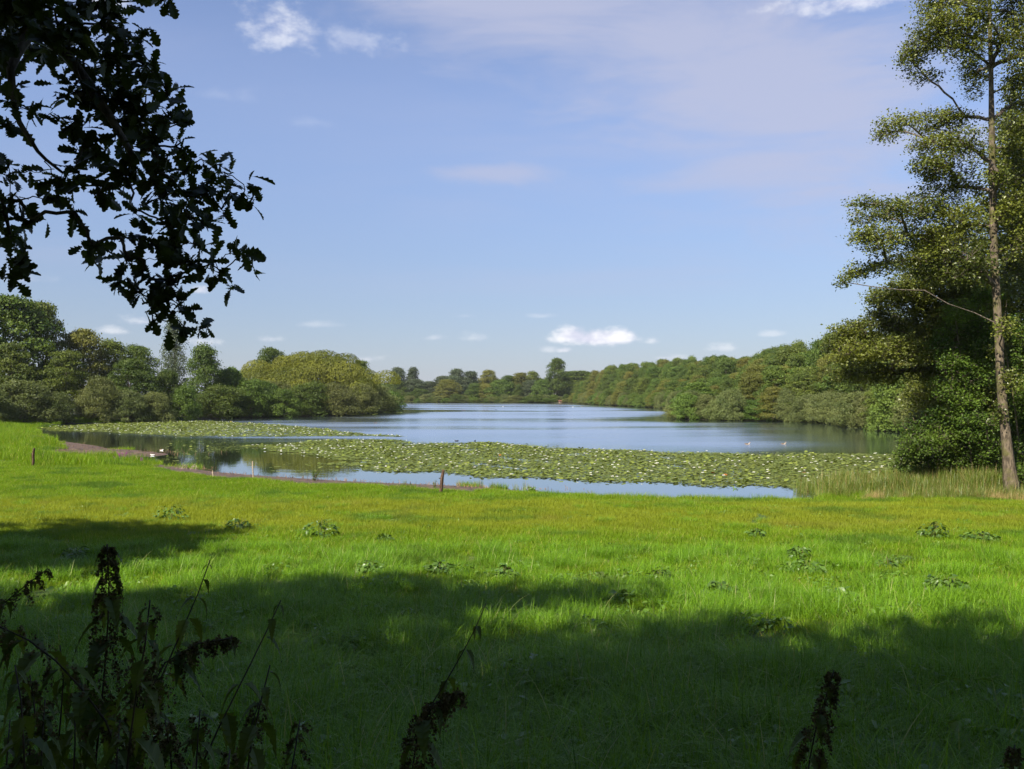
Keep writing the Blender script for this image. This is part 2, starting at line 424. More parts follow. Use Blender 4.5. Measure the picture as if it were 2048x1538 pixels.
# ------------------------------------------------------------------ tree kinds for the shores
M_BARK = bark_mat('bark_grey_brown', (0.045, 0.036, 0.026), (0.17, 0.145, 0.11), 5)
M_ALDER = leaf_mat('leaves_alder', (0.0496, 0.0861, 0.0130), (0.1322, 0.1770, 0.0280), hue=0.03)
M_OLIVE = leaf_mat('leaves_olive', (0.0864, 0.0994, 0.0170), (0.1706, 0.1706, 0.0320), hue=0.02)
M_DARK = leaf_mat('leaves_dark', (0.0450, 0.0775, 0.0130), (0.1063, 0.1475, 0.0260), hue=0.02)
M_SALLOW = leaf_mat('leaves_grey_willow', (0.0828, 0.1058, 0.0300), (0.1725, 0.1932, 0.0620), hue=0.03)
M_FRESH = leaf_mat('leaves_fresh_green', (0.060, 0.105, 0.016), (0.125, 0.185, 0.030), hue=0.02)
M_BLUISH = leaf_mat('leaves_poplar', (0.050, 0.076, 0.036), (0.112, 0.140, 0.078), hue=0.02)
M_WILLOW = leaf_mat('leaves_golden_willow', (0.1104, 0.1344, 0.0130), (0.2100, 0.2220, 0.0260), hue=0.0)

def crown_mesh(name, seed, mat, H=1.0, base=0.12, rad=0.42, prof='round', nclump=70, cr=0.12, per=110, ls=0.028, asp=0.62, flat=0.65, up=0.0, core=0.35, twig=False):
    """a crown of leafy clumps on a trunk one unit high"""
    r = np.random.default_rng(seed); B = Buf()
    cen = []
    for i in range(nclump):
        u = (i+0.5)/nclump
        t = base + (1-base)*(u**0.9)
        v = (t-base)/(1-base)
        if prof == 'round': pr = math.sqrt(max(0.02, 1-(2*v-1)**2))*0.93 + 0.07*(1-v)
        elif prof == 'cone': pr = max(0.08, (1-v)**0.62)*min(1, 0.55+v*3)
        elif prof == 'column': pr = min(1, (1-v)**0.4+0.02)*0.9
        elif prof == 'bush': pr = math.sqrt(max(0.02, 1-v**2.4))
        else: pr = math.sqrt(max(0.03, 1-v**1.7))
        a = i*2.39996 + r.normal()*0.5
        q = (core + (1-core)*math.sqrt(r.random())) * (0.82 + 0.22*r.random())
        rr = max(0, rad*pr*q - cr*0.35)
        cen.append((rr*math.cos(a), rr*math.sin(a), min(t, 1-cr*0.55) + r.normal()*0.015))
    cen = np.array(cen)
    for c in cen:
        s = cr*(0.55+0.95*r.random()**1.5)
        n = int(per*(s/cr)**1.6)
        d = rdir(r, n); fl = (d[:, 2] < -0.25) & (r.random(n) < 0.75); d[fl, 2] *= -1
        stretch = np.array([1.0+0.3*r.random(), 1.0+0.3*r.random(), flat*(0.8+0.4*r.random())])
        pos = c + d*stretch*s*np.where(r.random((n, 1)) < .14, 1.0+0.42*r.random((n, 1)), 0.62+0.48*r.random((n, 1))**0.7)
        pos[:, 2] = np.maximum(pos[:, 2], 0.005)
        N = d + 0.75*r.normal(size=(n, 3))*0.8
        U = None
        if up: U = d + np.array([0, 0, up]) + 0.4*r.normal(size=(n, 3))
        V, q = cards(pos, N, ls*(0.6+0.8*r.random(n)), asp, r, U)
        ct = np.clip(0.45+0.22*r.normal(), 0, 1)
        B.add(V, [q], np.repeat(np.clip(ct+0.22*r.normal(size=n), 0, 0.92), 4))
    return B.mesh(name, [mat]), cen

def trunk_mesh(name, seed, cen, mat, base=0.012, multi=1, nl=9):
    r = np.random.default_rng(seed); B = Buf()
    top = cen[:, 2].max()
    for k in range(multi):
        off = np.array([r.normal()*0.03, r.normal()*0.03, 0])*(multi > 1)
        tip = np.array([r.normal()*0.03, r.normal()*0.03, top*0.9]) + off*5
        ts = np.linspace(0, 1, 7)
        path = np.array([off*(1-t)+tip*t + np.array([r.normal(), r.normal(), 0])*0.008*(0 < t < 1) for t in ts]); path[0, 2] = -0.03
        V, f = tube(path, [base*(1.35-1.1*t)/math.sqrt(multi) for t in ts], 7)
        B.add(V, f, 0.5)
        for c in cen[r.permutation(len(cen))[:nl]]:
            z0 = max(0.08, c[2]*0.55); t0 = min(0.95, z0/top); p0 = off*(1-t0)+tip*t0
            mid = p0*0.45+c*0.55+np.array([0, 0, -0.01])
            V, f = tube([p0, mid, c], [base*0.45, base*0.28, base*0.1], 5)
            B.add(V, f, 0.5)
    return B.mesh(name, [mat], smooth=True)

KIND = {}
def kind(key, n, **kw):
    multi = kw.pop('multi', 1); tb = kw.pop('tb', 0.012)
    KIND[key] = []
    for i in range(n):
        cm, cen = crown_mesh('crown_'+key, 100*len(KIND)+i, **{**kw})
        KIND[key].append((cm, trunk_mesh('trunk_'+key, 999+i, cen, M_BARK, tb, multi), kw.get('rad', 0.42)))
kind('alder', 5, mat=M_ALDER, base=0.14, rad=0.40, prof='dome', nclump=95, cr=0.095, per=150, ls=0.026, flat=0.6)
kind('olive', 3, mat=M_OLIVE, base=0.10, rad=0.42, prof='dome', nclump=95, cr=0.095, per=150, ls=0.026, flat=0.6)
kind('dark', 3, mat=M_DARK, base=0.06, rad=0.45, prof='dome', nclump=110, cr=0.09, per=160, ls=0.026, flat=0.75)
kind('sallow', 4, mat=M_SALLOW, base=0.03, rad=0.62, prof='bush', nclump=85, cr=0.14, per=190, ls=0.062, asp=0.30, flat=0.95, up=0.7, core=0.5, multi=4, tb=0.02)
kind('fresh', 2, mat=M_FRESH, base=0.03, rad=0.55, prof='bush', nclump=80, cr=0.13, per=180, ls=0.048, asp=0.55, flat=0.8, up=0.3, core=0.5, multi=3, tb=0.018)
kind('thicket', 2, mat=M_DARK, base=0.02, rad=0.60, prof='bush', nclump=80, cr=0.14, per=190, ls=0.055, asp=0.4, flat=0.9, up=0.5, core=0.5, multi=4, tb=0.02)
kind('poplar', 2, mat=M_BLUISH, base=0.08, rad=0.34, prof='dome', nclump=75, cr=0.095, per=120, ls=0.032, flat=0.85)
kind('birch', 1, mat=M_BLUISH, base=0.10, rad=0.30, prof='cone', nclump=80, cr=0.075, per=110, ls=0.024, asp=0.5, flat=1.5, core=0.25)
kind('cone', 1, mat=M_DARK, base=0.05, rad=0.46, prof='cone', nclump=110, cr=0.095, per=170, ls=0.026, flat=0.7)

_count = {}
def plant(key, name, label, cat, x, y, H, W, group=None, z=None, trunk=True):
    """a tree of this kind with height H and crown width W"""
    i = _count.get(key, 0); _count[key] = i+1
    cm, tm, rad = KIND[key][i % len(KIND[key])]
    if z is None: z = max(-0.1, height1(x, y))-0.05
    t = thing(name, label, cat, (x, y, z), rng.random()*6.28, group)
    s = W/(2*rad)
    t.scale = (s*(0.86+0.3*rng.random()), s*(0.86+0.3*rng.random()), H)
    t.rotation_euler[0] = rng.normal()*0.035; t.rotation_euler[1] = rng.normal()*0.035
    link('crown', cm, t)
    if trunk: link('trunk', tm, t)
    return t
def plant_px(key, name, label, cat, cx, d, top, wpx, group=None, trunk=True):
    if d > 440 and name != 'big_round_tree': wpx = wpx*1.28
    x = (cx-1024)/F*d; z = max(-0.1, height1(x, d))-0.05
    H = ZC+(HY-top)/F*d - z
    return plant(key, name, label, cat, x, d, H, wpx/F*d, group, z, trunk)

# ------------------------------------------------------------------ left shore
for a in [
    ('alder', 'alder_tree', 'tall dark alder reaching highest at the edge of the left wood', 'tree', 25, 152, 598, 210),
    ('alder', 'alder_tree', 'broad alder with brownish top beside the tallest tree of the left wood', 'tree', 95, 158, 612, 130),
    ('olive', 'alder_tree', 'yellowish green alder stepping down from the tall left wood', 'tree', 165, 162, 662, 130),
    ('alder', 'alder_tree', 'rounded alder with a thin brownish top behind the grey willow bushes', 'tree', 222, 168, 684, 105),
    ('alder', 'alder_tree', 'low alder with a flat ragged top next to the airy birch', 'tree', 280, 172, 692, 100),
    ('birch', 'birch_tree', 'slender airy birch with drooping grey green twigs above the left wood', 'tree', 345, 195, 652, 92),
    ('cone', 'lime_tree', 'dense dark conical tree standing right of the birch', 'tree', 409, 176, 695, 118),
    ('dark', 'hawthorn_tree', 'dark spreading hawthorn in front of the birch', 'tree', 265, 152, 722, 135),
    ('dark', 'hawthorn_tree', 'low dark hawthorn over the deepest shade of the left shore', 'tree', 335, 158, 742, 90),
    ('alder', 'alder_tree', 'alder with low branches hanging over the left meadow end', 'tree', 130, 147, 706, 120),
    ('alder', 'alder_tree', 'alder filling the left edge behind the lowest willow bushes', 'tree', 20, 143, 690, 120),
    ('fresh', 'shrub', 'bright green shrub between the conical tree and the dome willow', 'shrub', 458, 182, 742, 80),
    ('sallow', 'grey_willow_bush', 'wide grey willow bush at the meadow end of the left shore', 'bush', 40, 137, 768, 130),
    ('sallow', 'grey_willow_bush', 'small grey willow bush beside dark shade behind the yellow lily strip', 'bush', 112, 139, 790, 80),
    ('sallow', 'grey_willow_bush', 'tall pale grey willow bush standing highest behind the far lily bed', 'bush', 197, 144, 762, 108),
    ('sallow', 'grey_willow_bush', 'pale grey willow bush leaning over the water below the hawthorn', 'bush', 250, 145, 786, 80),
    ('sallow', 'grey_willow_bush', 'small light willow bush below the low dark hawthorn', 'bush', 308, 149, 790, 70),
    ('fresh', 'shrub', 'yellow green shrub at the water below the conical tree', 'shrub', 372, 155, 776, 66),
    ('thicket', 'willow_thicket', 'dark brownish thicket overhanging the water beside the yellow green shrub', 'bush', 440, 170, 776, 105),
    ('fresh', 'shrub', 'fresh green bush at the left foot of the dome willow', 'shrub', 505, 176, 764, 86),
    ('fresh', 'shrub', 'bright light green bush at the water below the dome willow', 'shrub', 563, 178, 782, 66),
    ('fresh', 'shrub', 'mid green bush above the reeds left of the grey thicket', 'shrub', 532, 186, 768, 70),
    ('sallow', 'grey_willow_bush', 'broad grey green willow bush before the dome willow', 'bush', 548, 196, 768, 120),
    ('thicket', 'willow_thicket', 'dark rounded thicket in the middle of the peninsula', 'bush', 618, 188, 771, 104),
    ('sallow', 'grey_willow_bush', 'grey willow bush right of the dark peninsula thicket', 'bush', 672, 191, 773, 96),
    ('sallow', 'grey_willow_bush', 'grey willow bush over the thin lily strip', 'bush', 722, 202, 773, 86),
    ('fresh', 'willow_bush', 'yellow green willow bush at the very tip of the peninsula', 'bush', 776, 232, 784, 70),
    ('sallow', 'grey_willow_bush', 'grey willow bush behind the tip of the peninsula', 'bush', 750, 222, 774, 84),
    ('dark', 'oak_tree', 'dark oak showing behind the left shoulder of the dome willow', 'tree', 545, 240, 699, 110),
    ('dark', 'oak_tree', 'dark oak showing behind the right shoulder of the dome willow', 'tree', 716, 238, 724, 70),
    ('sallow', 'grey_willow_bush', 'low willow bush at the left edge behind the green reedy patch', 'bush', -40, 128, 776, 130),
    ('alder', 'alder_tree', 'alder mostly beyond the left edge of the view', 'tree', -70, 146, 610, 170)]:
    plant_px(*a)

# the golden dome willow: smooth heaped domes of fine leaves
def dome_willow():
    r = np.random.default_rng(5); B = Buf(); T = Buf()
    d = 208.0; x0 = (618-1024)/F*d; cz = height1(x0, d)
    root = thing('dome_willow', 'huge golden green willow heaped in smooth rounded domes on the peninsula', 'tree', (x0, d, cz))
    k = d/F
    lobes = [(-95, 752, 48), (-60, 735, 46), (-20, 712, 42), (25, 716, 52), (75, 728, 46), (110, 752, 40), (-118, 775, 36), (-80, 762, 46), (-35, 745, 50), (10, 742, 48),
             (50, 748, 48), (92, 766, 42), (-100, 790, 40), (-50, 772, 50), (0, 770, 50), (45, 776, 46), (85, 790, 40), (102, 776, 34), (-20, 795, 50), (30, 800, 46), (-65, 800, 42), (0, 722, 44), (-45, 722, 36)]
    for (ox, py, rp) in lobes:
        for rep in range(2):
            rad = rp*k*((0.80, 0.58)[rep]+0.12*r.random())
            c = np.array([ox*k + r.normal()*rp*k*(0.08, 0.5)[rep], -rad*0.2 + (r.random()-0.4)*9*(1-abs(ox)/160) - (py-735)*0.09, ZC+(HY-py+16)*k-cz-rad*0.92 + r.normal()*0.4])
            n = int(2600*(rad/5)**2)+200
            dr = rdir(r, n); dr[:, 2] = np.abs(dr[:, 2])*1.0-0.22; dr = unit(dr)
            pos = c + dr*rad*np.array([1.1, 1.1, 0.85])*(0.74+0.28*r.random((n, 1))**.6)
            V, q = cards(pos, dr+0.35*r.normal(size=(n, 3)), 0.46*(0.6+0.8*r.random(n)), 0.42, r, dr*0.4+np.array([0, 0, -1.0])+0.4*r.normal(size=(n, 3)))
            ct = np.clip(0.45+0.3*r.normal(), 0, 1)
            B.add(V, [q], np.repeat(np.clip(ct+0.2*r.normal(size=n), 0, 1), 4))
            p1 = np.array([r.normal()*1.0, r.normal()*1.0, 1.5])
            V, f = tube([np.array([p1[0]*.5, p1[1]*.5, -0.2]), p1, p1*.5+c*.5+np.array([0, 0, -0.4]), c], [.35, .3, .16, .05], 6)
            T.add(V, f)
    link('crown', B.mesh('crown_dome_willow', [M_WILLOW]), root)
    link('trunk', T.mesh('trunk_dome_willow', [M_BARK], True), root)
dome_willow()

# ------------------------------------------------------------------ far shore
for a in [
    ('poplar', 'poplar_tree', 'tall pale poplar with a forked round crown left of the gap', 'tree', 797, 492, 738, 34),
    ('poplar', 'poplar_tree', 'second pale poplar crown touching the forked one', 'tree', 823, 492, 737, 34),
    ('dark', 'far_tree', 'dark low tree under the forked poplars', 'tree', 792, 488, 760, 46),
    ('poplar', 'far_tree', 'grey green tree right below the forked poplars', 'tree', 830, 488, 760, 42),
    ('thicket', 'far_bush', 'round dark bush at the water under the poplars', 'bush', 838, 478, 779, 40),
    ('thicket', 'far_bush', 'small dark bush at the water left of the round one', 'bush', 808, 480, 786, 38),
    ('poplar', 'poplar_tree', 'low bluish tree in the gap between the poplars and the long row', 'tree', 860, 520, 764, 40),
    ('poplar', 'poplar_tree', 'bluish poplar sloping up on the left of the long row', 'tree', 885, 520, 754, 36),
    ('poplar', 'poplar_tree', 'bluish poplar at the crest of the far row', 'tree', 915, 516, 740, 40),
    ('poplar', 'poplar_tree', 'bluish poplar just right of the crest', 'tree', 940, 516, 745, 38),
    ('olive', 'far_tree', 'brownish round tree at the water before the bluish poplars', 'tree', 895, 470, 760, 48),
    ('sallow', 'far_bush', 'light bush between the dark round bush and the brownish tree', 'bush', 866, 472, 788, 34),
    ('poplar', 'willow_tree', 'silvery willow rising behind the brownish tree', 'tree', 908, 482, 754, 44),
    ('cone', 'far_tree', 'dark green broad conical tree at the far water', 'tree', 949, 468, 768, 40),
    ('olive', 'willow_tree', 'yellowish tree with a pointed top in the middle of the far shore', 'tree', 979, 476, 741, 40),
    ('olive', 'far_tree', 'olive tree at the foot of the pointed yellowish tree', 'tree', 972, 466, 768, 36),
    ('fresh', 'willow_tree', 'light green willow right of the pointed yellowish tree', 'tree', 1003, 466, 763, 50),
    ('dark', 'far_tree', 'dark tree in the long far line left of the big round tree', 'tree', 1020, 500, 752, 44),
    ('olive', 'far_tree', 'brownish tree in the long far line', 'tree', 1042, 500, 747, 48),
    ('alder', 'far_tree', 'green tree closing the far line before the big round tree', 'tree', 1066, 496, 744, 40),
    ('cone', 'far_bush', 'pale green pointed shrub at the far water', 'shrub', 1038, 458, 770, 24),
    ('poplar', 'far_tree', 'bluish bushy tree left of the white house', 'tree', 1060, 470, 762, 40),
    ('fresh', 'far_tree', 'bright green tree left of the white house', 'tree', 1084, 462, 762, 34),
    ('dark', 'big_round_tree', 'big dark round tree standing above the whole far shore', 'tree', 1113, 470, 719, 68),
    ('thicket', 'far_bush', 'dark bush at the far water below the bluish tree', 'bush', 1068, 452, 793, 46),
    ('fresh', 'far_bush', 'green bush at the far water in front of the white house', 'bush', 1096, 449, 797, 28),
    ('sallow', 'far_bush', 'yellow green bush right of the brick hut', 'bush', 1140, 441, 797, 26),
    ('sallow', 'far_bush', 'low pale bush at the water below the pale pointed shrub', 'bush', 1030, 455, 792, 36),
    ('sallow', 'far_bush', 'low pale bush at the water below the light green willow', 'bush', 990, 461, 793, 34),
    ('sallow', 'far_bush', 'pale low bush at the far water left of the conical tree', 'bush', 925, 464, 791, 30)]:
    plant_px(*a)
for i, (px, top) in enumerate([(752, 766), (772, 770), (790, 766), (812, 764), (845, 772), (872, 768), (898, 760), (925, 756), (955, 762), (985, 760), (1012, 760), (1038, 758), (1062, 756), (1090, 758), (1140, 744), (1162, 742), (1132, 752)]):
    plant_px(['alder', 'dark', 'poplar'][i % 3], 'far_tree', 'hazy green tree in the back row beyond the far shore', 'tree', px, 545+7*(i % 5), top+1, 84, 'trees in the back row beyond the far shore')

# ------------------------------------------------------------------ the wood along the right shore
shoreR = np.array([(31, 434), (44, 343), (49, 262), (52, 225), (44, 195), (33, 170), (33, 163), (37.5, 157), (46, 154), (50, 143), (51, 133), (49.5, 124), (50, 116)], float)
seg = np.linalg.norm(np.diff(shoreR, axis=0), axis=1); cum = np.concatenate([[0], np.cumsum(seg)])
def along(s): return np.array([np.interp(s, cum, shoreR[:, k]) for k in (0, 1)])
nm = 0
s = 0.0
while s < cum[-1]:
    pnt = along(s); near = pnt[1] < 200
    step = 3.1 if near else 4.6
    q = pnt + rng.normal(size=2)*0.6
    # a step inland keeps the bush on the bank
    for _ in range(6):
        if sdf([q], LAKE)[0] > 0.15: break
        q = q + np.array([0.5, 0.4])
    hh = (2.6+2.6*rng.random()) if near else (3.2+2.2*rng.random())
    kk = ['sallow', 'alder', 'sallow', 'fresh', 'sallow', 'olive'][int(rng.integers(6))]
    plant(kk, 'shore_bush', '%s bush overhanging the water %s' % ({'sallow': 'grey green', 'alder': 'mid green', 'fresh': 'bright green', 'olive': 'olive brown'}[kk], 'around the small cape on the right' if near else 'along the far part of the right shore'), 'bush', q[0], q[1], hh*(1.25 if kk in ('alder', 'olive') else 1.0), 4.6+3.2*rng.random(), 'bushes along the right shore', trunk=True)
    s += step
def wood_label(kk, row, y):
    tone = {'alder': 'mid green', 'olive': 'olive brown', 'dark': 'deep green'}[kk]
    return '%s tree in the %s of the right-hand wood %s' % (tone, ['front row', 'second row', 'third row', 'last row'][row],
            'above the small cape' if y < 170 else 'just beyond the small cape' if y < 240 else 'midway to the far shore' if y < 340 else 'at its far end')
rows = [(6, 9.0), (13, 13.0), (21, 15.0), (30, 16.0)]
for off, hgt in rows:
    for y in np.arange(118 if off > 6 else 122, 470, 6.6):
        base_x = np.interp(y, [112, 122, 140, 158, 166, 195, 225, 262, 343, 434, 470], [52, 50, 48.5, 47, 44, 46, 50.5, 49, 44, 31, 28])
        x = base_x + off + rng.normal()*1.2; yy = y + rng.normal()*1.6
        if sdf([(x, yy)], LAKE)[0] < 1.5: continue
        h = hgt*(0.86+0.22*rng.random()) + (1.0 if y > 330 else 0)
        if y < 165 and off > 6: h *= 0.97
        kk = ['alder', 'alder', 'olive', 'alder', 'dark', 'alder', 'alder'][int(rng.integers(7))]
        plant(kk, 'alder_tree', wood_label(kk, rows.index((off, hgt)), yy), 'tree', x, yy, h, 7.0+3.4*rng.random(), 'trees of the wood on the right shore', trunk=off < 14)
for i in range(16):                             # the shoulder of the wood above the little cape
    y = 150+rng.random()*34; x = 44+rng.random()*14
    if sdf([(x, y)], LAKE)[0] < 2: continue
    plant(['alder', 'olive'][i % 2], 'alder_tree', wood_label(['alder', 'olive'][i % 2], 0, y), 'tree', x, y, 7.5+3.5*rng.random(), 7.5, 'trees of the wood on the right shore')
for a in [
    ('fresh', 'willow_bush', 'bright feathery willow bush at the water beside the near alders', 'bush', 1800, 112, 762, 120),
    ('sallow', 'grey_willow_bush', 'round grey willow bush jutting into the water left of the feathery one', 'bush', 1752, 121, 786, 90),
    ('sallow', 'grey_willow_bush', 'grey willow bush behind the feathery willow bush', 'bush', 1845, 108, 775, 110),
    ('alder', 'alder_tree', 'alder crown rounding down to the water at the corner of the cape', 'tree', 1395, 172, 766, 90)]:
    plant_px(*a)

for i in range(26):                             # low willow scrub closing the far bank
    px = 795+13.5*i+rng.normal()*3
    q = np.array(G(px, 806.2)); q[1] += 1.0
    while sdf([q], LAKE)[0] < .2: q = q+np.array([0, 1.0])
    plant(['sallow', 'thicket', 'sallow', 'fresh'][i % 4], 'far_bush', 'low scrub bush on the far waterline', 'bush', q[0], q[1], 2.0+2.2*rng.random(), 5.5+3*rng.random(), 'low scrub along the far waterline', trunk=False)
for i in range(40):                             # scrub under the wood, so that its floor does not show
    y = 112+rng.random()*110; x = np.interp(y, [112, 122, 140, 158, 166, 195, 225], [52, 50, 48.5, 47, 36, 46, 50.5])+1.5+rng.random()*7
    if sdf([(x, y)], LAKE)[0] < .8: continue
    plant(['thicket', 'sallow'][i % 2], 'undergrowth_bush', 'dark undergrowth bush under the trees of the right-hand wood', 'bush', x, y, 2.2+1.6*rng.random(), 4.5, 'undergrowth of the right-hand wood', trunk=False)
for i in range(15):                             # unseen trees added behind the viewer to block sky light and deepen the shade
    a = rng.random(); x = -46+92*(i+.5)/15; y = -19-26*a
    plant(['dark', 'alder'][i % 2], 'oak_tree', 'large unseen tree added behind the viewer to block sky light', 'tree', x, y, 17+4*rng.random(), 13, 'wood behind the viewer')

# ------------------------------------------------------------------ near trees grown from trunk to leaf clusters
class Wood:
    """nodes with parents; radii follow from what each node carries"""
    def __init__(self): self.p = []; self.par = []; self.fix = {}
    def add(self, pos, par, rad=None):
        self.p.append(np.asarray(pos, float)); self.par.append(par)
        if rad is not None: self.fix[len(self.p)-1] = rad
        return len(self.p)-1
    def trunk(self, pts, radii, n=24):
        pts = np.asarray(pts, float); u = np.linspace(0, len(pts)-1, n); k = np.arange(len(pts)); ids = []
        for v in u:
            q = np.array([np.interp(v, k, pts[:, j]) for j in range(3)])
            ids.append(self.add(q, ids[-1] if ids else -1, float(np.interp(v, k, radii))))
        return ids
    def attach(self, r, target, cand, lift=1.5, n=5, sag=0.06, wig=0.05, minlen=0.0):
        P_ = np.array([self.p[i] for i in cand]); t = np.asarray(target, float)
        d = np.linalg.norm(P_-t, axis=1)
        hd = np.linalg.norm((P_-t)[:, :2], axis=1); dv = t[2]-P_[:, 2]
        cost = d + lift*(np.maximum(0, 0.12*hd-dv)+np.maximum(0, dv-1.1*hd-0.15)) + np.where((dv < -0.25) & (lift > 0.5), 60, 0) + np.where(d < minlen, 99, 0)
        i = cand[int(np.argmin(cost))]; a = self.p[i]; L = np.linalg.norm(t-a); ids = []
        for k in range(1, n+1):
            f = k/n
            q = a*(1-f)+t*f + np.array([0, 0, sag*L*math.sin(math.pi*f)]) + (r.normal(size=3)*wig*L/n*1.6 if k < n else 0)
            i = self.add(q, i); ids.append(i)
        return ids
    def radii(self, r0=0.004, ex=2.3):
        n = len(self.p); acc = np.zeros(n)
        for i in range(n-1, -1, -1):
            a = max(acc[i], r0**ex)
            acc[i] = a
            if self.par[i] >= 0: acc[self.par[i]] += a
        rad = acc**(1/ex)
        for i, v in self.fix.items(): rad[i] = v
        return rad
    def geometry(self, B, keep, rad, sides=5):
        ids = [i for i in keep if self.par[i] >= 0]
        if not ids: return
        A = np.array([self.p[self.par[i]] for i in ids]); C = np.array([self.p[i] for i in ids])
        ra = np.array([min(rad[self.par[i]], rad[i]*1.35) for i in ids]); rb = rad[ids]
        V, f = segs(A, C + (C-A)*0.04, ra, rb, sides)
        B.add(V, f, 0.5)

M_TRUNK = bark_mat('bark_near_alder', (0.055, 0.043, 0.030), (0.185, 0.145, 0.100), 5, moss=(0.085, 0.085, 0.022))
M_TWIG = bark_mat('bark_twigs', (0.05, 0.04, 0.03), (0.17, 0.14, 0.11), 9)
M_NEAR = leaf_mat('leaves_near_alder', (0.056, 0.076, 0.012), (0.180, 0.205, 0.032), odd=(0.20, 0.19, 0.04), trans=0.35, rough=0.38, spec=0.4, hue=0.0)
M_NEARB = leaf_mat('leaves_near_bush', (0.036, 0.072, 0.011), (0.130, 0.200, 0.026), odd=(0.24, 0.26, 0.06), trans=0.4, rough=0.45, spec=0.2, hue=0.0)

def grown_tree(seed, root, trunk_pts, trunk_r, blobs, leaf, mat, ls=0.11, dens=1.0, twig_r=0.006, lift=1.2, spread=1.0, depth_ratio=0.8, extra_trunks=()):
    """blobs: (x, y, z, rx, rz, leaves). Builds parts trunk, limbs, crown under root (world coordinates minus root location)."""
    r = np.random.default_rng(seed); W = Wood(); O = np.array(root.location)
    tr = W.trunk(np.asarray(trunk_pts)-O, trunk_r)
    trs = [tr]+[W.trunk(np.asarray(tp)-O, rr) for tp, rr in extra_trunks]
    allt = [i for q in trs for i in q[3:]]
    base = list(allt); C_ = []; lim = []; tw = []
    blobs = sorted(blobs, key=lambda b: min(np.linalg.norm(np.array(b[:3])-O-W.p[i]) for i in allt))
    LP = []; LN = []; LT = []; LU = []
    for (x, y, z, rx, rz, n) in blobs:
        c = np.array([x, y, z])-O
        ids = W.attach(r, c, base, lift, n=6); lim += ids; base += ids[1:]
        loc = ids[-4:]
        n = int(n*dens); k = max(4, int(n/14)); ct = np.clip(0.42+0.2*r.normal(), 0.05, 0.85)
        for _ in range(k):
            d = rdir(r, 1)[0]*r.random()**0.45
            t = c + d*np.array([rx, rx*depth_ratio, rz])*spread
            q = W.attach(r, t, loc, 0.3, n=3, sag=0.02, wig=0.12); tw += q
            if len(loc) < 30: loc += q[1:2]
            m = max(3, int(n/k))
            f = 0.35+0.75*r.random((m, 1))
            a, b = W.p[q[0]], W.p[q[2]]
            LP.append(a*(1-f)+b*f + r.normal(size=(m, 3))*ls*np.array([1.5, 1.5, 0.9]))
            LN.append(np.array([0, 0, 0.7])+SUN_DIR*0.25+r.normal(size=(m, 3))*0.6)
            LU.append((b-a)/max(1e-6, np.linalg.norm(b-a))*0.8+r.normal(size=(m, 3))*0.7)
            LT.append(np.clip(ct+0.2*r.normal(size=m), 0, 0.92)+np.where(r.random(m) < 0.02, 0.1, 0))
    rad = W.radii(twig_r)
    tm = Buf()
    for q in trs:
        V, f = tube([W.p[i] for i in q], [rad[i] for i in q], 12, 0.035, r); tm.add(V, f)
    link('trunk', tm.mesh('trunk_near', [M_TRUNK], True), root)
    lb = Buf(); W.geometry(lb, lim, np.minimum(rad, 0.12), 6); W.geometry(lb, tw, np.minimum(rad, 0.02), 3)
    link('limbs', lb.mesh('limbs_near', [M_TWIG], True), root)
    LP = np.concatenate(LP); n = len(LP)
    V, q = cards(LP, np.concatenate(LN), ls*(0.6+0.7*r.random(n)), 0.72, r, np.concatenate(LU), fold=0.1)
    cb = Buf(); cb.add(V, [q], np.repeat(np.concatenate(LT), 4))
    link('crown', cb.mesh('crown_near', [mat]), root)
    return n

def px_blobs(lst, d0, r, jit, per=0.16):
    out = []
    for (px, py, rx, ry) in lst:
        d = d0 + r.normal()*jit
        q = P(px, py, d); k = d/F
        out.append((q[0], q[1], q[2], rx*k, ry*k, per*rx*ry))
    return out

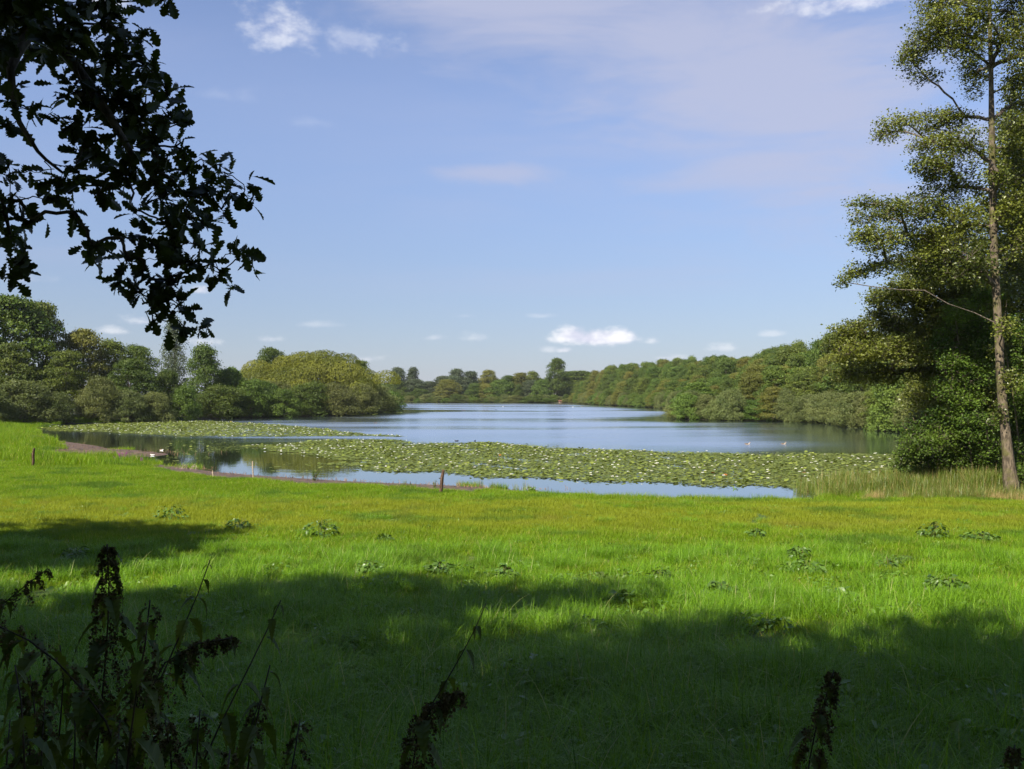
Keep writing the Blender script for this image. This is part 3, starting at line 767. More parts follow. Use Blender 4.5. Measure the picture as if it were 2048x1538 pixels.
rr = np.random.default_rng(21)
D1 = 37.0
z1 = height1((2024-1024)/F*D1, D1)
tall = thing('alder_tree', 'tall slim alder with bare mossy trunk rising from the tall grass on the right', 'tree', ((2024-1024)/F*D1, D1, z1-0.1))
tp = [P(2027, 1000, D1), P(2017, 925, D1), P(2003, 780, D1), P(1996, 640, D1), P(1988, 500, D1), P(1985, 380, D1), P(1983, 250, D1), P(1982, 130, D1), P(1978, 0, D1), P(1985, -160, D1), P(1990, -330, D1)]
tr_ = [.38, .21, .176, .162, .150, .138, .122, .092, .07, .05, .02]
L1 = [(2004, 500, 12, 20), (1978, 560, 12, 16), (2010, 655, 16, 18), (1990, 700, 10, 14), (2000, 830, 12, 22), (2022, 760, 14, 24), (2012, 420, 16, 26), (2000, 350, 16, 22), (1872, 70, 50, 34), (1838, 100, 34, 26), (1822, 120, 24, 18), (1850, 152, 32, 12), (1905, 35, 44, 40), (1925, 95, 36, 30), (1870, 10, 36, 26), (1925, -40, 60, 40), (1950, 150, 30, 40),
      (1775, 262, 30, 20), (1800, 240, 30, 14), (1868, 250, 44, 26), (1905, 235, 40, 20), (1880, 290, 52, 24), (1935, 290, 36, 30), (1895, 335, 56, 26), (1860, 330, 36, 22), (1905, 375, 56, 26),
      (1728, 408, 28, 16), (1745, 432, 40, 22), (1795, 420, 44, 22), (1845, 415, 44, 26), (1890, 430, 44, 30), (1722, 470, 26, 18), (1760, 480, 44, 26), (1815, 470, 50, 30), (1870, 485, 50, 32), (1935, 450, 34, 36),
      (1702, 548, 22, 14), (1688, 564, 16, 10), (1732, 540, 30, 18), (1775, 528, 36, 16), (1825, 520, 44, 20), (1880, 540, 50, 30), (1935, 530, 44, 40), 
      (2030, 30, 40, 50), (2046, 110, 34, 44), (2028, 170, 26, 30), (2040, 250, 34, 30), (2020, 300, 24, 18), (2050, 350, 34, 44), (2035, 410, 32, 30), (2060, 480, 40, 44), (2030, 540, 30, 26), (2080, 200, 60, 60), (2100, 60, 60, 60), (2090, 400, 50, 60),
      (1960, 30, 24, 50), (2005, 80, 16, 30), (1990, -60, 60, 40), (2060, -60, 60, 50), (1900, -110, 60, 40), (1990, -180, 60, 50)]
grown_tree(31, tall, tp, tr_, px_blobs(L1, D1, rr, 0.9, 1.3), None, M_NEAR, ls=0.112, lift=3.0, spread=1.28)

D2 = 43.0
z2 = height1((1922-1024)/F*D2, D2)
small = thing('alder_tree', 'smaller twin-stemmed alder with brown stems half hidden in leaves left of the tall alder', 'tree', ((1922-1024)/F*D2, D2, z2-0.1))
L2 = [(1756, 602, 24, 26), (1785, 590, 38, 26), (1830, 575, 48, 28), (1762, 628, 20, 14), (1900, 470, 40, 30), (1872, 500, 44, 36), (1850, 545, 44, 36), (1910, 540, 50, 40), (1880, 590, 56, 40), (1830, 600, 40, 34), (1950, 580, 44, 44), (1925, 620, 56, 34),
      (1690, 668, 28, 20), (1665, 690, 22, 18), (1720, 660, 38, 22), (1765, 650, 48, 24), (1815, 645, 50, 28), (1870, 640, 50, 30), (1700, 705, 40, 26), (1750, 700, 48, 28), (1800, 700, 46, 30), (1690, 745, 34, 22), (1735, 745, 40, 26), (1780, 750, 34, 24),
      (1850, 690, 44, 34), (1900, 680, 34, 34), (1955, 680, 44, 44), (1860, 740, 36, 30), (1950, 740, 34, 36), (1960, 790, 30, 30), (1885, 780, 30, 26), (1860, 800, 40, 26), (1940, 640, 40, 34), (1970, 600, 34, 40)]
L2 = [(a, b, c*1.05, d) for (a, b, c, d) in L2]
grown_tree(32, small, [P(1924, 985, D2), P(1921, 900, D2), P(1917, 780, D2), P(1914, 690, D2), P(1890, 600, D2), P(1872, 520, D2), P(1868, 440, D2)], [.2, .17, .15, .13, .1, .06, .02],
           px_blobs(L2, D2, rr, 1.6, 1.7), None, M_NEAR, ls=0.125, lift=1.0, spread=1.15,
           extra_trunks=[([P(1928, 985, D2+.3), P(1926, 900, D2+.2), P(1921, 800, D2+.2), P(1925, 700, D2+.3)], [.11, .1, .09, .05])])

# dense trees standing behind and beside them
def big_back(name, label, cx, d, blobs, seed, mat, ls, per, trunk_px, rad=0.25, jit=2.0):
    z = height1((trunk_px-1024)/F*d, d)
    root = thing(name, label, 'tree', ((trunk_px-1024)/F*d, d, z-0.1))
    yb = HY+(ZC-z)*F/d
    ytop = min(b[1] for b in blobs)
    grown_tree(seed, root, [P(trunk_px, yb+6, d), P(trunk_px+4, yb-100, d), P(trunk_px-8, yb-260, d), P(trunk_px, (yb+ytop)/2, d), P(trunk_px, ytop, d)], [rad, rad*.85, rad*.7, rad*.5, .02],
               px_blobs(blobs, d, rr, jit, per), None, mat, ls=ls, lift=0.8)
B1 = [(2030, 260, 50, 50), (2070, 300, 70, 60), (2010, 340, 50, 50), (2060, 380, 70, 60), (1990, 420, 50, 44), (2030, 450, 60, 50), (2090, 470, 70, 60), (1970, 500, 50, 40), (2020, 530, 60, 50), (2080, 560, 70, 60), (1985, 580, 50, 50),
      (2030, 620, 60, 50), (1960, 640, 44, 44), (2000, 680, 50, 50), (2060, 690, 70, 60), (1970, 730, 50, 50), (2030, 760, 60, 60), (2090, 780, 60, 60), (1985, 800, 50, 50), (2040, 840, 60, 60), (1985, 870, 50, 40), (2100, 860, 60, 60), (2140, 400, 80, 90), (2150, 600, 80, 90), (2150, 760, 80, 90),
      (2130, 240, 70, 70), (2100, 170, 70, 60)]
big_back('alder_tree', 'dense dark tree filling the right edge behind the tall alder', 2060, 50.0, B1, 33, M_NEAR, 0.19, 0.9, 2085, .28)
B2 = [(1900, 640, 50, 40), (1945, 600, 50, 50), (1870, 690, 50, 44), (1920, 700, 56, 50), (1850, 740, 44, 40), (1900, 760, 56, 46), (1950, 780, 56, 50), (1850, 800, 44, 40), (1900, 830, 56, 44), (1950, 850, 50, 44), (1862, 850, 40, 36), (1910, 880, 56, 34), (1965, 900, 50, 34), (1835, 770, 30, 30)]
big_back('alder_tree', 'shaded bushy tree closing the gap behind the two alder stems', 1900, 56.0, B2, 34, M_NEAR, 0.19, 1.0, 1905, .2)

def near_bush(label, d, blobs, seed, per=1.7, ls=0.11, mat=None, stem=None):
    cx = stem or int(np.mean([b[0] for b in blobs]))
    x = (cx-1024)/F*d; z = max(0.0, height1(x, d))
    root = thing('alder_bush', label, 'bush', (x, d, z-0.08))
    yb = HY+(ZC-z)*F/d; yt = min(b[1] for b in blobs)
    k = d/F
    tr = [([P(cx+a, yb+4, d+.1*i), P(cx+a*2.2, (yb+yt)/2, d+.2*i), P(cx+a*4, yt+10, d+.2*i)], [.05, .035, .01]) for i, a in enumerate((-14, 13))]
    grown_tree(seed, root, [P(cx, yb+4, d), P(cx+3, (yb+yt)/2, d), P(cx-2, yt+6, d)], [.06, .04, .012], px_blobs(blobs, d, rr, 0.7, per), None, mat or M_NEARB, ls=ls, lift=0.4, spread=1.3, extra_trunks=tr)
near_bush('glossy bright green alder bush leaning over the lily bed below the twin-stemmed alder', 41.0, [(1835, 890, 30, 20), (1870, 880, 36, 26), (1905, 860, 36, 28), (1850, 915, 36, 20), (1890, 915, 40, 26), (1930, 890, 40, 30), (1945, 850, 30, 26), (1880, 945, 44, 18), (1930, 935, 40, 24), (1840, 938, 28, 12), (1905, 825, 30, 20), (1812, 905, 20, 14), (1800, 930, 20, 12), (1822, 860, 20, 16), (1855, 958, 30, 10), (1870, 840, 26, 20), (1960, 930, 30, 22), (1985, 900, 24, 24)], 41)
near_bush('leafy bush with large light leaves between the two alder trunks', 40.0, [(1960, 690, 34, 26), (1950, 745, 34, 26), (1968, 800, 30, 28), (1955, 850, 36, 30), (1975, 900, 34, 26), (1950, 930, 36, 18), (1985, 945, 30, 16), (1940, 800, 26, 22), (1965, 650, 30, 24), (1925, 620, 32, 22), (1900, 660, 30, 20), (1938, 705, 30, 22), (1905, 725, 28, 20), (1882, 695, 24, 18), (1970, 590, 26, 24), (1895, 780, 28, 20), (1925, 830, 30, 22), (1975, 700, 24, 24)], 42, stem=1962)
near_bush('leafy bush at the right edge beside the foot of the tall alder', 38.5, [(2040, 660, 26, 26), (2045, 720, 26, 26), (2046, 780, 26, 30), (2040, 850, 28, 34), (2050, 910, 30, 28), (2040, 950, 26, 16), (2075, 800, 40, 40), (2080, 900, 40, 40), (2075, 700, 40, 40)], 43, stem=2062)
near_bush('low bush hanging over the water left of the glossy alder bush', 45.0, [(1850, 840, 28, 22), (1835, 860, 24, 16), (1872, 810, 26, 24), (1890, 840, 30, 24), (1850, 790, 20, 16)], 44, stem=1885, mat=M_NEAR)

# ------------------------------------------------------------------ the oak overhead: a bough hangs into view, its crown shades the bank
M_OAK = leaf_mat('leaves_oak', (0.030, 0.048, 0.010), (0.062, 0.085, 0.018), odd=(0.09, 0.07, 0.02), trans=0.28, rough=0.45, spec=0.3, hue=0.0)
def oak_leaf():
    prof = [(0, .012), (.10, .03), (.19, .15), (.27, .085), (.38, .24), (.46, .13), (.58, .31), (.67, .18), (.78, .27), (.87, .16), (.95, .14), (1.0, .03)]
    V = []; q = []
    for i, (t, w_) in enumerate(prof):
        cz = -0.10*(t-.4)**2*2
        V += [(-w_, t-.02*(w_ > .2), cz+w_*.22), (0, t, cz), (w_, t+.02*(w_ > .2), cz+w_*.22)]
    for i in range(len(prof)-1):
        a = i*3; q += [(a, a+1, a+4, a+3), (a+1, a+2, a+5, a+4)]
    return np.array(V), np.array(q)
OV, OQ = oak_leaf()
def place_leaves(V0, C, U, N, S):
    U = unit(U); N = unit(N - U*np.sum(U*N, axis=1, keepdims=True)); X = np.cross(U, N)
    return (C[:, None]+S[:, None, None]*(V0[None, :, 0:1]*X[:, None]+V0[None, :, 1:2]*U[:, None]+V0[None, :, 2:3]*N[:, None])), X, U, N

def oak():
    r = np.random.default_rng(77)
    zt = height1(-6.5, 0.5)
    root = thing('oak_tree', 'spreading oak whose dark bough of lobed leaves hangs into the top corner of the view', 'tree', (-6.5, 0.5, zt-0.1))
    O = np.array(root.location); W = Wood()
    tr = W.trunk(np.array([(-6.5, .5, zt-.1), (-6.4, .6, zt+2), (-6.6, .5, zt+4.5), (-7.2, .4, zt+8), (-8, .2, zt+12.5)])-O, [.55, .42, .38, .3, .1])
    bough = W.trunk(np.array([W.p[tr[11]]+O, (-5.2, 2.2, 8.0), (-4.0, 3.4, 7.9), P(-60, -60, 4.3), P(60, 40, 4.2), P(150, 130, 4.1), P(215, 225, 4.05), P(270, 320, 4.0)])-O, [.16, .13, .10, .06, .035, .026, .02, .013], 30)
    W.par[bough[0]] = tr[11]
    side1 = W.trunk(np.array([W.p[bough[12]]+O, P(-90, 150, 4.2), P(-40, 300, 4.15), P(5, 400, 4.1), P(20, 470, 4.1)])-O, [.05, .03, .02, .012, .007], 14); W.par[side1[0]] = bough[12]
    side2 = W.trunk(np.array([W.p[bough[17]]+O, P(20, 130, 3.9), P(30, 230, 3.9), P(80, 310, 3.9), P(125, 345, 3.9)])-O, [.03, .018, .012, .008, .006], 12); W.par[side2[0]] = bough[17]
    blobs = [(40, 40, 70, 60), (110, 20, 60, 44), (60, 100, 70, 50), (140, 75, 60, 44), (205, 45, 36, 34), (240, 60, 26, 30), (285, 72, 26, 24), (175, 130, 60, 44), (240, 120, 46, 44), (290, 130, 26, 34), (335, 190, 26, 26), (300, 175, 40, 34),
             (230, 190, 56, 44), (285, 235, 46, 40), (340, 230, 26, 34), (372, 250, 18, 20), (250, 265, 56, 40), (310, 290, 46, 36), (365, 300, 26, 26), (180, 190, 40, 44), (60, 215, 22, 22), (90, 230, 26, 14), (20, 170, 20, 30), (30, 205, 24, 20), (15, 250, 16, 20),
             (130, 190, 24, 30), (150, 245, 40, 26), (170, 285, 34, 24), (110, 355, 26, 24), (120, 395, 28, 26), (70, 345, 26, 18), (150, 425, 14, 22), (150, 340, 26, 22), (205, 310, 40, 30), (195, 385, 34, 30), (250, 350, 40, 30), (320, 345, 44, 30), (370, 345, 34, 24), (405, 320, 18, 22),
             (440, 330, 24, 18), (462, 345, 14, 10), (420, 375, 40, 22), (460, 385, 26, 18), (490, 380, 18, 16), (508, 400, 10, 14), (448, 425, 26, 16), (380, 395, 36, 26), (320, 400, 36, 24), (395, 440, 36, 26), (340, 450, 40, 26), (270, 420, 26, 24), (250, 475, 18, 26), (300, 480, 34, 26), (355, 490, 40, 26), (405, 490, 28, 20),
             (255, 520, 20, 22), (310, 520, 26, 20), (375, 525, 34, 22), (425, 525, 26, 16), (470, 505, 14, 16), (490, 510, 14, 16), (505, 528, 14, 8), (445, 555, 20, 14), (462, 575, 8, 10), (185, 490, 18, 16), (190, 520, 18, 18), (240, 560, 28, 18), (270, 580, 36, 20), (300, 600, 26, 18), (330, 560, 20, 20), (355, 570, 26, 22), (285, 560, 26, 24),
             (320, 575, 18, 22), (335, 630, 18, 16), (305, 640, 12, 18), (372, 620, 14, 14), (388, 660, 18, 14), (410, 655, 14, 8), (355, 600, 20, 14), (20, 320, 18, 18), (10, 350, 14, 18), (20, 385, 20, 20), (40, 400, 18, 14), (45, 440, 18, 18), (80, 440, 12, 10), (10, 470, 12, 18), (30, 500, 18, 18), (25, 525, 20, 14), (52, 505, 16, 14), (45, 545, 18, 12), (20, 555, 10, 8),
             (10, 120, 30, 30), (-40, 60, 50, 60), (-60, 200, 40, 50), (0, 0, 60, 40), (80, -40, 80, 40), (180, -30, 60, 36), (230, 5, 30, 20), (336, 2, 8, 8), (-30, 420, 30, 40)]
    start = [i for i in bough[12:]]+side1[3:]+side2[3:]
    base = list(start); lim = []; C = []; U = []; N = []
    ref = W.p[bough[16]]
    bl = []
    for (px, py, rx, ry) in blobs:
        d = 4.05+r.normal()*0.16; bl.append((P(px, py, d)-O, rx*d/F, ry*d/F, rx*ry))
    bl.sort(key=lambda b: min(np.linalg.norm(b[0]-W.p[i]) for i in start))
    for c, rx, rz, area in bl:
        ids = W.attach(r, c, base, 0.25, n=5, sag=0.05, wig=0.12); lim += ids; base += ids[1:]
        loc = ids[-3:]
        k = max(2, int(area/170))
        for _ in range(k):
            t = c + rdir(r, 1)[0]*np.array([rx, rx*1.2, rz])*r.random()**0.4
            q = W.attach(r, t, loc, 0.0, n=2, sag=0.02, wig=0.1); lim += q; loc = (loc+q)[-14:]
            m_ = int(r.integers(3, 7))
            e = unit((W.p[q[-1]]-W.p[W.par[q[0]]])[None])[0]
            for j in range(m_):
                C.append(W.p[q[-1]]-e*0.02*j+r.normal(size=3)*0.006)
                U.append(e*0.6+r.normal(size=3)*0.75+np.array([0, 0, -0.15])); N.append(np.array([0, -0.35, 0.7])+r.normal(size=3)*0.55)
    C = np.array(C); U = np.array(U); N = np.array(N); n = len(C)
    S = 0.084*(0.65+0.6*r.random(n))
    V, X, U, N = place_leaves(OV, C, U, N, S)
    rad = W.radii(0.0016, 2.4)
    B = Buf()
    Vt, f = tube([W.p[i] for i in tr], [rad[i] for i in tr], 14, 0.05, r); B.add(Vt, f)
    link('trunk', B.mesh('trunk_oak', [M_BARK], True), root)
    B = Buf(); W.geometry(B, lim, np.minimum(rad, .02), 5)
    for q in (bough, side1, side2):
        Vt, f = tube([W.p[i] for i in q], [rad[i] for i in q], 8, 0.05, r); B.add(Vt, f)
    link('bough', B.mesh('bough_oak', [M_BARK], True), root)
    # the leaves that show clearest against the sky are separate, the others share one mesh
    mid = V.mean(axis=1)+O
    sx = 1024+F*mid[:, 0]/mid[:, 1]; sy = HY-F*(mid[:, 2]-ZC)/mid[:, 1]
    inside = (sx > 4) & (sx < 560) & (sy > 4)
    dens = np.array([np.sum((np.abs(sx-a) < 34) & (np.abs(sy-b) < 34)) for a, b in zip(sx, sy)], float)
    dens[~inside] = 1e9
    pick = np.argsort(dens)[:300]
    rest = np.setdiff1d(np.arange(n), pick)
    tint = np.clip(0.5+0.22*r.normal(size=n), 0, 0.92)+np.where(r.random(n) < .02, .1, 0)
    metas = [mesh('oak_leaf', OV, [OQ], [M_OAK], tint=np.full(len(OV), v)) for v in (.2, .4, .6, .8)]
    from mathutils import Matrix
    for i in pick:
        o = link('leaf', metas[int(r.integers(4))], root)
        M = Matrix(((X[i][0], U[i][0], N[i][0], C[i][0]), (X[i][1], U[i][1], N[i][1], C[i][1]), (X[i][2], U[i][2], N[i][2], C[i][2]), (0, 0, 0, 1)))
        o.matrix_local = M @ Matrix.Scale(float(S[i]), 4)
    nv = len(OV)
    q = (OQ[None]+(np.arange(len(rest))*nv)[:, None, None]).reshape(-1, 4)
    fo = link('foliage', mesh('foliage_oak', V[rest].reshape(-1, 3), [q], [M_OAK], tint=np.repeat(tint[rest], nv)), root)
    fo['kind'] = 'stuff'
    # crown overhead and behind
    crown_lobes(root, 'crown', [(-12.8, 4.0, 12.6, 4.25), (-15.0, 2.6, 12.0, 3.6), (-9.2, -2.2, 13.2, 5.0), (-5.4, 0.3, 12.9, 3.7), (-12.5, -2.5, 10.5, 4.0)], 78, 0.34, W.p[tr[14]])
    return n

def crown_lobes(root, name, lobes, seed, ls, frm, per=64, mat=None):
    r = np.random.default_rng(seed); B = Buf(); T = Buf(); O = np.array(root.location)
    for (x, y, z, ra) in lobes:
        c = np.array([x+2.1, y-2.5, z])-O
        T_V, f = tube([frm, frm*.5+c*.5+np.array([0, 0, -.3]), c], [.14, .09, .03], 6); T.add(T_V, f)
        for j in range(int(16*ra)):
            rf = r.random(); d = rdir(r, 1)[0]; cc = c + d*ra*np.array([1, 1, 0.85])*(0.25+0.78*rf)
            n = int(per*(4.2-2.9*rf)); s = ra*0.24
            pos = cc + rdir(r, n)*s*(0.3+0.8*r.random((n, 1)))
            V, q = cards(pos, np.array([0, 0, .6])+r.normal(size=(n, 3))*.6, ls*(.7+.7*r.random(n)), .6, r)
            B.add(V, [q], np.repeat(np.clip(.5+.2*r.normal(size=n), 0, .92), 4))
            T_V, f = tube([c, cc], [.035, .012], 4); T.add(T_V, f)
    link(name, B.mesh('crown_overhead', [mat or M_OAK]), root)
    link('limbs', T.mesh('limbs_overhead', [M_BARK], True), root)
n_oak = oak()
def shade_tree(name, label, x, y, lobes, seed, rad=.3):
    z = height1(x, y)
    root = thing(name, label, 'tree', (x, y, z-.1))
    top = np.mean([l[2] for l in lobes])-z
    V, f = tube([(0, 0, 0), (.05, 0, top*.3), (-.1, .05, top*.65), (0, 0, top)], [rad*1.3, rad, rad*.8, rad*.4], 10, .04, np.random.default_rng(seed))
    B = Buf(); B.add(V, f); link('trunk', B.mesh('trunk_bank_tree', [M_BARK], True), root)
    crown_lobes(root, 'crown', lobes, seed, .36, np.array([0, 0, top*.75]))
shade_tree('oak_tree', 'oak on the bank behind the viewer shading the meadow foreground', 1.5, -3.0, [(1.6, 2.4, 12.7, 4.3), (-1.6, -4.4, 13.0, 5.0), (5.5, -1.5, 13.0, 4.8)], 81)
shade_tree('oak_tree', 'oak on the bank to the left shading the near meadow', -17.5, -1.0, [(-16.8, 2.4, 12.0, 4.6), (-19.5, -4.0, 12, 4.5), (-14, -6.5, 12.5, 5)], 82)
shade_tree('oak_tree', 'oak beside the meadow throwing the separate patch of shade on the left', -24.0, 16.5, [(-23.5, 17.0, 9.4, 4.4), (-27, 14.5, 9.5, 4.2), (-20.8, 14.2, 9.8, 3.9), (-19.2, 16.2, 9.8, 3.9), (-17.9, 14.2, 9.8, 3.2)], 83)
shade_tree('oak_tree', 'oak far back on the bank behind the viewer', -6.5, -11.0, [(-6.5, -9.0, 13.0, 5.5), (-12.5, -11, 13, 5.5), (0, -11.5, 13, 5.5)], 84)

# ------------------------------------------------------------------ scattering with geometry nodes
def scatter(name, pts, rz, sc, idx, protos, label, tilt=None):
    """one object that sets small patches (protos) on points"""
    coll = bpy.data.collections.new(name+'_patches')
    for o in protos: coll.objects.link(o)
    me = bpy.data.meshes.new(name); n = len(pts)
    me.vertices.add(n); me.vertices.foreach_set('co', np.asarray(pts, np.float32).ravel())
    rot = np.zeros((n, 3), np.float32); rot[:, 2] = rz
    if tilt is not None: rot[:, :2] = tilt
    a = me.attributes.new('rot', 'FLOAT_VECTOR', 'POINT'); a.data.foreach_set('vector', rot.ravel())
    a = me.attributes.new('scl', 'FLOAT_VECTOR', 'POINT'); a.data.foreach_set('vector', np.asarray(sc, np.float32).reshape(n, -1).repeat(3 if np.asarray(sc).ndim == 1 else 1, axis=1).ravel())
    a = me.attributes.new('pick', 'INT', 'POINT'); a.data.foreach_set('value', np.asarray(idx, np.int32))
    me.update()
    o = link(name, me); o['kind'] = 'stuff'; o['label'] = label
    g = bpy.data.node_groups.new(name, 'GeometryNodeTree')
    g.interface.new_socket('Geometry', in_out='INPUT', socket_type='NodeSocketGeometry')
    g.interface.new_socket('Geometry', in_out='OUTPUT', socket_type='NodeSocketGeometry')
    t = NT(g)
    gi = t.node('NodeGroupInput'); go = t.node('NodeGroupOutput')
    ci_ = t.node('GeometryNodeCollectionInfo', {'Collection': coll, 'Separate Children': True, 'Reset Children': True})
    def attr(nm, ty): return t.node('GeometryNodeInputNamedAttribute', {'Name': nm}, data_type=ty).outputs['Attribute']
    e2r = t.node('FunctionNodeEulerToRotation', {0: attr('rot', 'FLOAT_VECTOR')}).outputs[0]
    ip = t.node('GeometryNodeInstanceOnPoints', {'Points': gi.outputs[0], 'Instance': ci_.outputs[0], 'Pick Instance': True, 'Instance Index': attr('pick', 'INT'), 'Rotation': e2r, 'Scale': attr('scl', 'FLOAT_VECTOR')})
    g.links.new(ip.outputs[0], go.inputs[0])
    md = o.modifiers.new('scatter', 'NODES'); md.node_group = g
    return o

def blades(r, n, R, h0, h1, w_, lean=0.5, curl=0.6, segn=3, tint=None, rpow=0.5):
    a = r.random(n)*6.283; q = R*r.random(n)**rpow
    root = np.stack([q*np.cos(a), q*np.sin(a), np.full(n, -0.02)], 1)
    h = h0+(h1-h0)*r.random(n)**1.4
    b = r.random(n)*6.283; D = np.stack([np.cos(b), np.sin(b), np.zeros(n)], 1); Wd = np.stack([-np.sin(b), np.cos(b), np.zeros(n)], 1)
    ln = lean*r.random(n); cu = curl*r.random(n)
    V = np.zeros((n, (segn+1)*2, 3))
    for k in range(segn+1):
        f = k/segn
        out = h*(ln*f+cu*f**2.4); up = h*(f-0.42*cu*f**3)
        c = root+D*out[:, None]+np.array([0, 0, 1])*up[:, None]
        ww = (w_*(0.6+0.8*r.random(n)) if k == 0 else ww0)
        if k == 0: ww0 = ww
        hw = ww0*(1-0.93*f**1.6)*0.5
        V[:, 2*k] = c-Wd*hw[:, None]; V[:, 2*k+1] = c+Wd*hw[:, None]
    q = np.array([(2*k, 2*k+1, 2*k+3, 2*k+2) for k in range(segn)])
    Q = (q[None]+(np.arange(n)*(segn+1)*2)[:, None, None]).reshape(-1, 4)
    tt = (np.clip(0.45+0.22*r.normal(size=n), 0, .92) if tint is None else tint)
    return V.reshape(-1, 3), Q, np.repeat(tt, (segn+1)*2)

def proto(name, B, mats):
    return bpy.data.objects.new(name, B.mesh(name, mats))

GP = [(0.12, .32, .52, (.235, .275, .020), .9, 22, 27, 33, 38), (0.6, .54, .68, (.25, .235, .045), .4, 22, 26, 34, 40), (0.35, .52, .66, (.07, .155, .02), .65)]
M_GRASS = leaf_mat('grass_blades', (0.0990, 0.1980, 0.0060), (0.2200, 0.3355, 0.0130), odd=(.46, .40, .12), trans=0.45, rough=0.5, spec=0.14, hue=0.0, patch=GP)
M_LONG = leaf_mat('grass_long_blades', (0.0759, 0.1932, 0.0077), (0.2277, 0.3933, 0.0198), odd=(.34, .36, .13), trans=0.4, rough=0.42, spec=0.2, hue=0.0)
M_HERB = leaf_mat('leaves_herbs', (0.0633, 0.1437, 0.0160), (0.1495, 0.2530, 0.0300), odd=(.16, .24, .04), trans=0.3, rough=0.4, spec=0.45, hue=0.0)
M_DOCK = leaf_mat('leaves_dark_weeds', (0.050, 0.108, 0.014), (0.115, 0.195, 0.030), trans=0.25, rough=0.4, spec=0.4, hue=0.0)
M_REED = leaf_mat('reed_blades', (0.085, 0.135, 0.016), (0.195, 0.245, 0.038), odd=(.36, .27, .11), trans=0.35, rough=0.4, spec=0.4, hue=0.0)
M_STRAW = leaf_mat('straw_stems', (0.26, 0.19, 0.07), (0.46, 0.36, 0.16), trans=0.3, rough=0.6, spec=0.2, hue=0.0)

r = np.random.default_rng(3)
PG = []
for i in range(3):                                # 0-2 long arching grass near the viewer
    B = Buf(); V, q, tt = blades(r, 620, .42, .08, .42, .0075, .6, 1.1, 5); tt[(r.random(len(tt)//12) < .03).repeat(12)] = 1.0; B.add(V, [q], tt); PG.append(proto('arching_grass', B, [M_LONG]))
for i in range(3):                                # 3-5 shorter lush grass
    B = Buf(); V, q, tt = blades(r, 620, .55, .06, .20, .009, .6, .6, 3); tt[(r.random(len(tt)//8) < .055).repeat(8)] = 1.0; B.add(V, [q], tt); PG.append(proto('lush_grass', B, [M_GRASS]))
for i in range(2):                                # 6-7 upright tufts at the shore
    B = Buf(); V, q, tt = blades(r, 420, .5, .12, .42, .012, .35, .5, 3); tt[(r.random(len(tt)//8) < .07).repeat(8)] = 1.0; B.add(V, [q], tt); PG.append(proto('shore_grass', B, [M_GRASS]))

def frustum_points(y0, y1, dens, margin=3.0, slope=0.63):
    A = 0.5*((slope*y0+margin)+(slope*y1+margin))*2*(y1-y0)
    n = int(A*dens*1.15); pts = []
    y = y0+(y1-y0)*r.random(n*2); x = (r.random(n*2)*2-1)*(slope*y1+margin)
    k = np.abs(x) < slope*y+margin
    return np.stack([x[k], y[k]], 1)[:n]
def on_turf(pts, mudgap=0.0, lakegap=0.15):
    s = sdf(pts, LAKE); m_ = np.min([sdf(pts, q) for q in MUD], axis=0)
    jit = 0.25*r.normal(size=len(pts))
    return (s+jit*.4 > lakegap) & (m_+jit > mudgap), s
def turf(y0, y1, dens, picks, s0, s1, keep=None):
    pts = frustum_points(y0, y1, dens)
    k, s = on_turf(pts)
    if keep is not None: k &= keep(pts, s)
    pts, s = pts[k], s[k]; z = height(pts, s)
    n = len(pts)
    return np.column_stack([pts, z]), r.random(n)*6.283, s0+(s1-s0)*r.random(n), r.choice(picks, n)
sets = [turf(2.0, 9, 6.5, [0, 1, 2], .7, 1.3), turf(9, 15, 5.5, [0, 1, 2, 3, 4], .65, 1.15), turf(15, 21, 5.0, [0, 1, 3, 4, 5, 5], .6, 1.1), turf(20, 30, 4.5, [3, 4, 5], .75, 1.2), turf(30, 52, 4.2, [3, 4, 5], .9, 1.35),
        turf(36, 52, 1.6, [6, 7], .7, 1.1, lambda p, s: s < 2.6+.8*np.sin(p[:, 0]*.7)), turf(52, 150, .8, [3, 4, 5, 6], 1.3, 2.2, lambda p, s: (p[:, 0] < -20)),
        turf(14, 40, .25, [0, 1, 2], .5, .8)]
P_, rz_, sc_, ix_ = [np.concatenate(c) for c in zip(*sets)]
scatter('meadow_grass', P_, rz_, sc_, ix_, PG, 'lush green meadow grass sloping down to the lake')

# small herbs among the grass
HV = []
def herb_leaf(): # plain pointed leaf
    prof = [(0, .03), (.2, .22), (.45, .30), (.7, .21), (1, .02)]
    V = []; q = []
    for t_, w_ in prof:
        z = -.25*t_*t_
        V += [(-w_, t_, z+w_*.25), (0, t_, z), (w_, t_, z+w_*.25)]
    for i in range(len(prof)-1):
        a = i*3; q += [(a, a+1, a+4, a+3), (a+1, a+2, a+5, a+4)]
    return np.array(V), np.array(q)
HLV, HLQ = herb_leaf()
def leafy(B, r, n, R, hmax, L, droop=.3):
    a = r.random(n)*6.283; q = R*np.sqrt(r.random(n))
    h = hmax*(.25+.75*r.random(n))*(1-.45*(q/R)**2)
    C = np.stack([q*np.cos(a), q*np.sin(a), h], 1)
    b = a+r.normal(size=n)*.8
    U = np.stack([np.cos(b), np.sin(b), -droop+.35*r.normal(size=n)], 1); N = np.array([0, 0, 1])+.4*r.normal(size=(n, 3))
    V, *_ = place_leaves(HLV, C, U, N, L*(.6+.7*r.random(n)))
    Q = (HLQ[None]+(np.arange(n)*len(HLV))[:, None, None]).reshape(-1, 4)
    B.add(V.reshape(-1, 3), [Q], np.repeat(np.clip(.45+.25*r.normal(size=n), 0, .95), len(HLV)))
HB = []
for i in range(3):
    B = Buf(); leafy(B, r, 46, .30, .22, .085); HB.append(proto('herb_patch', B, [M_HERB]))
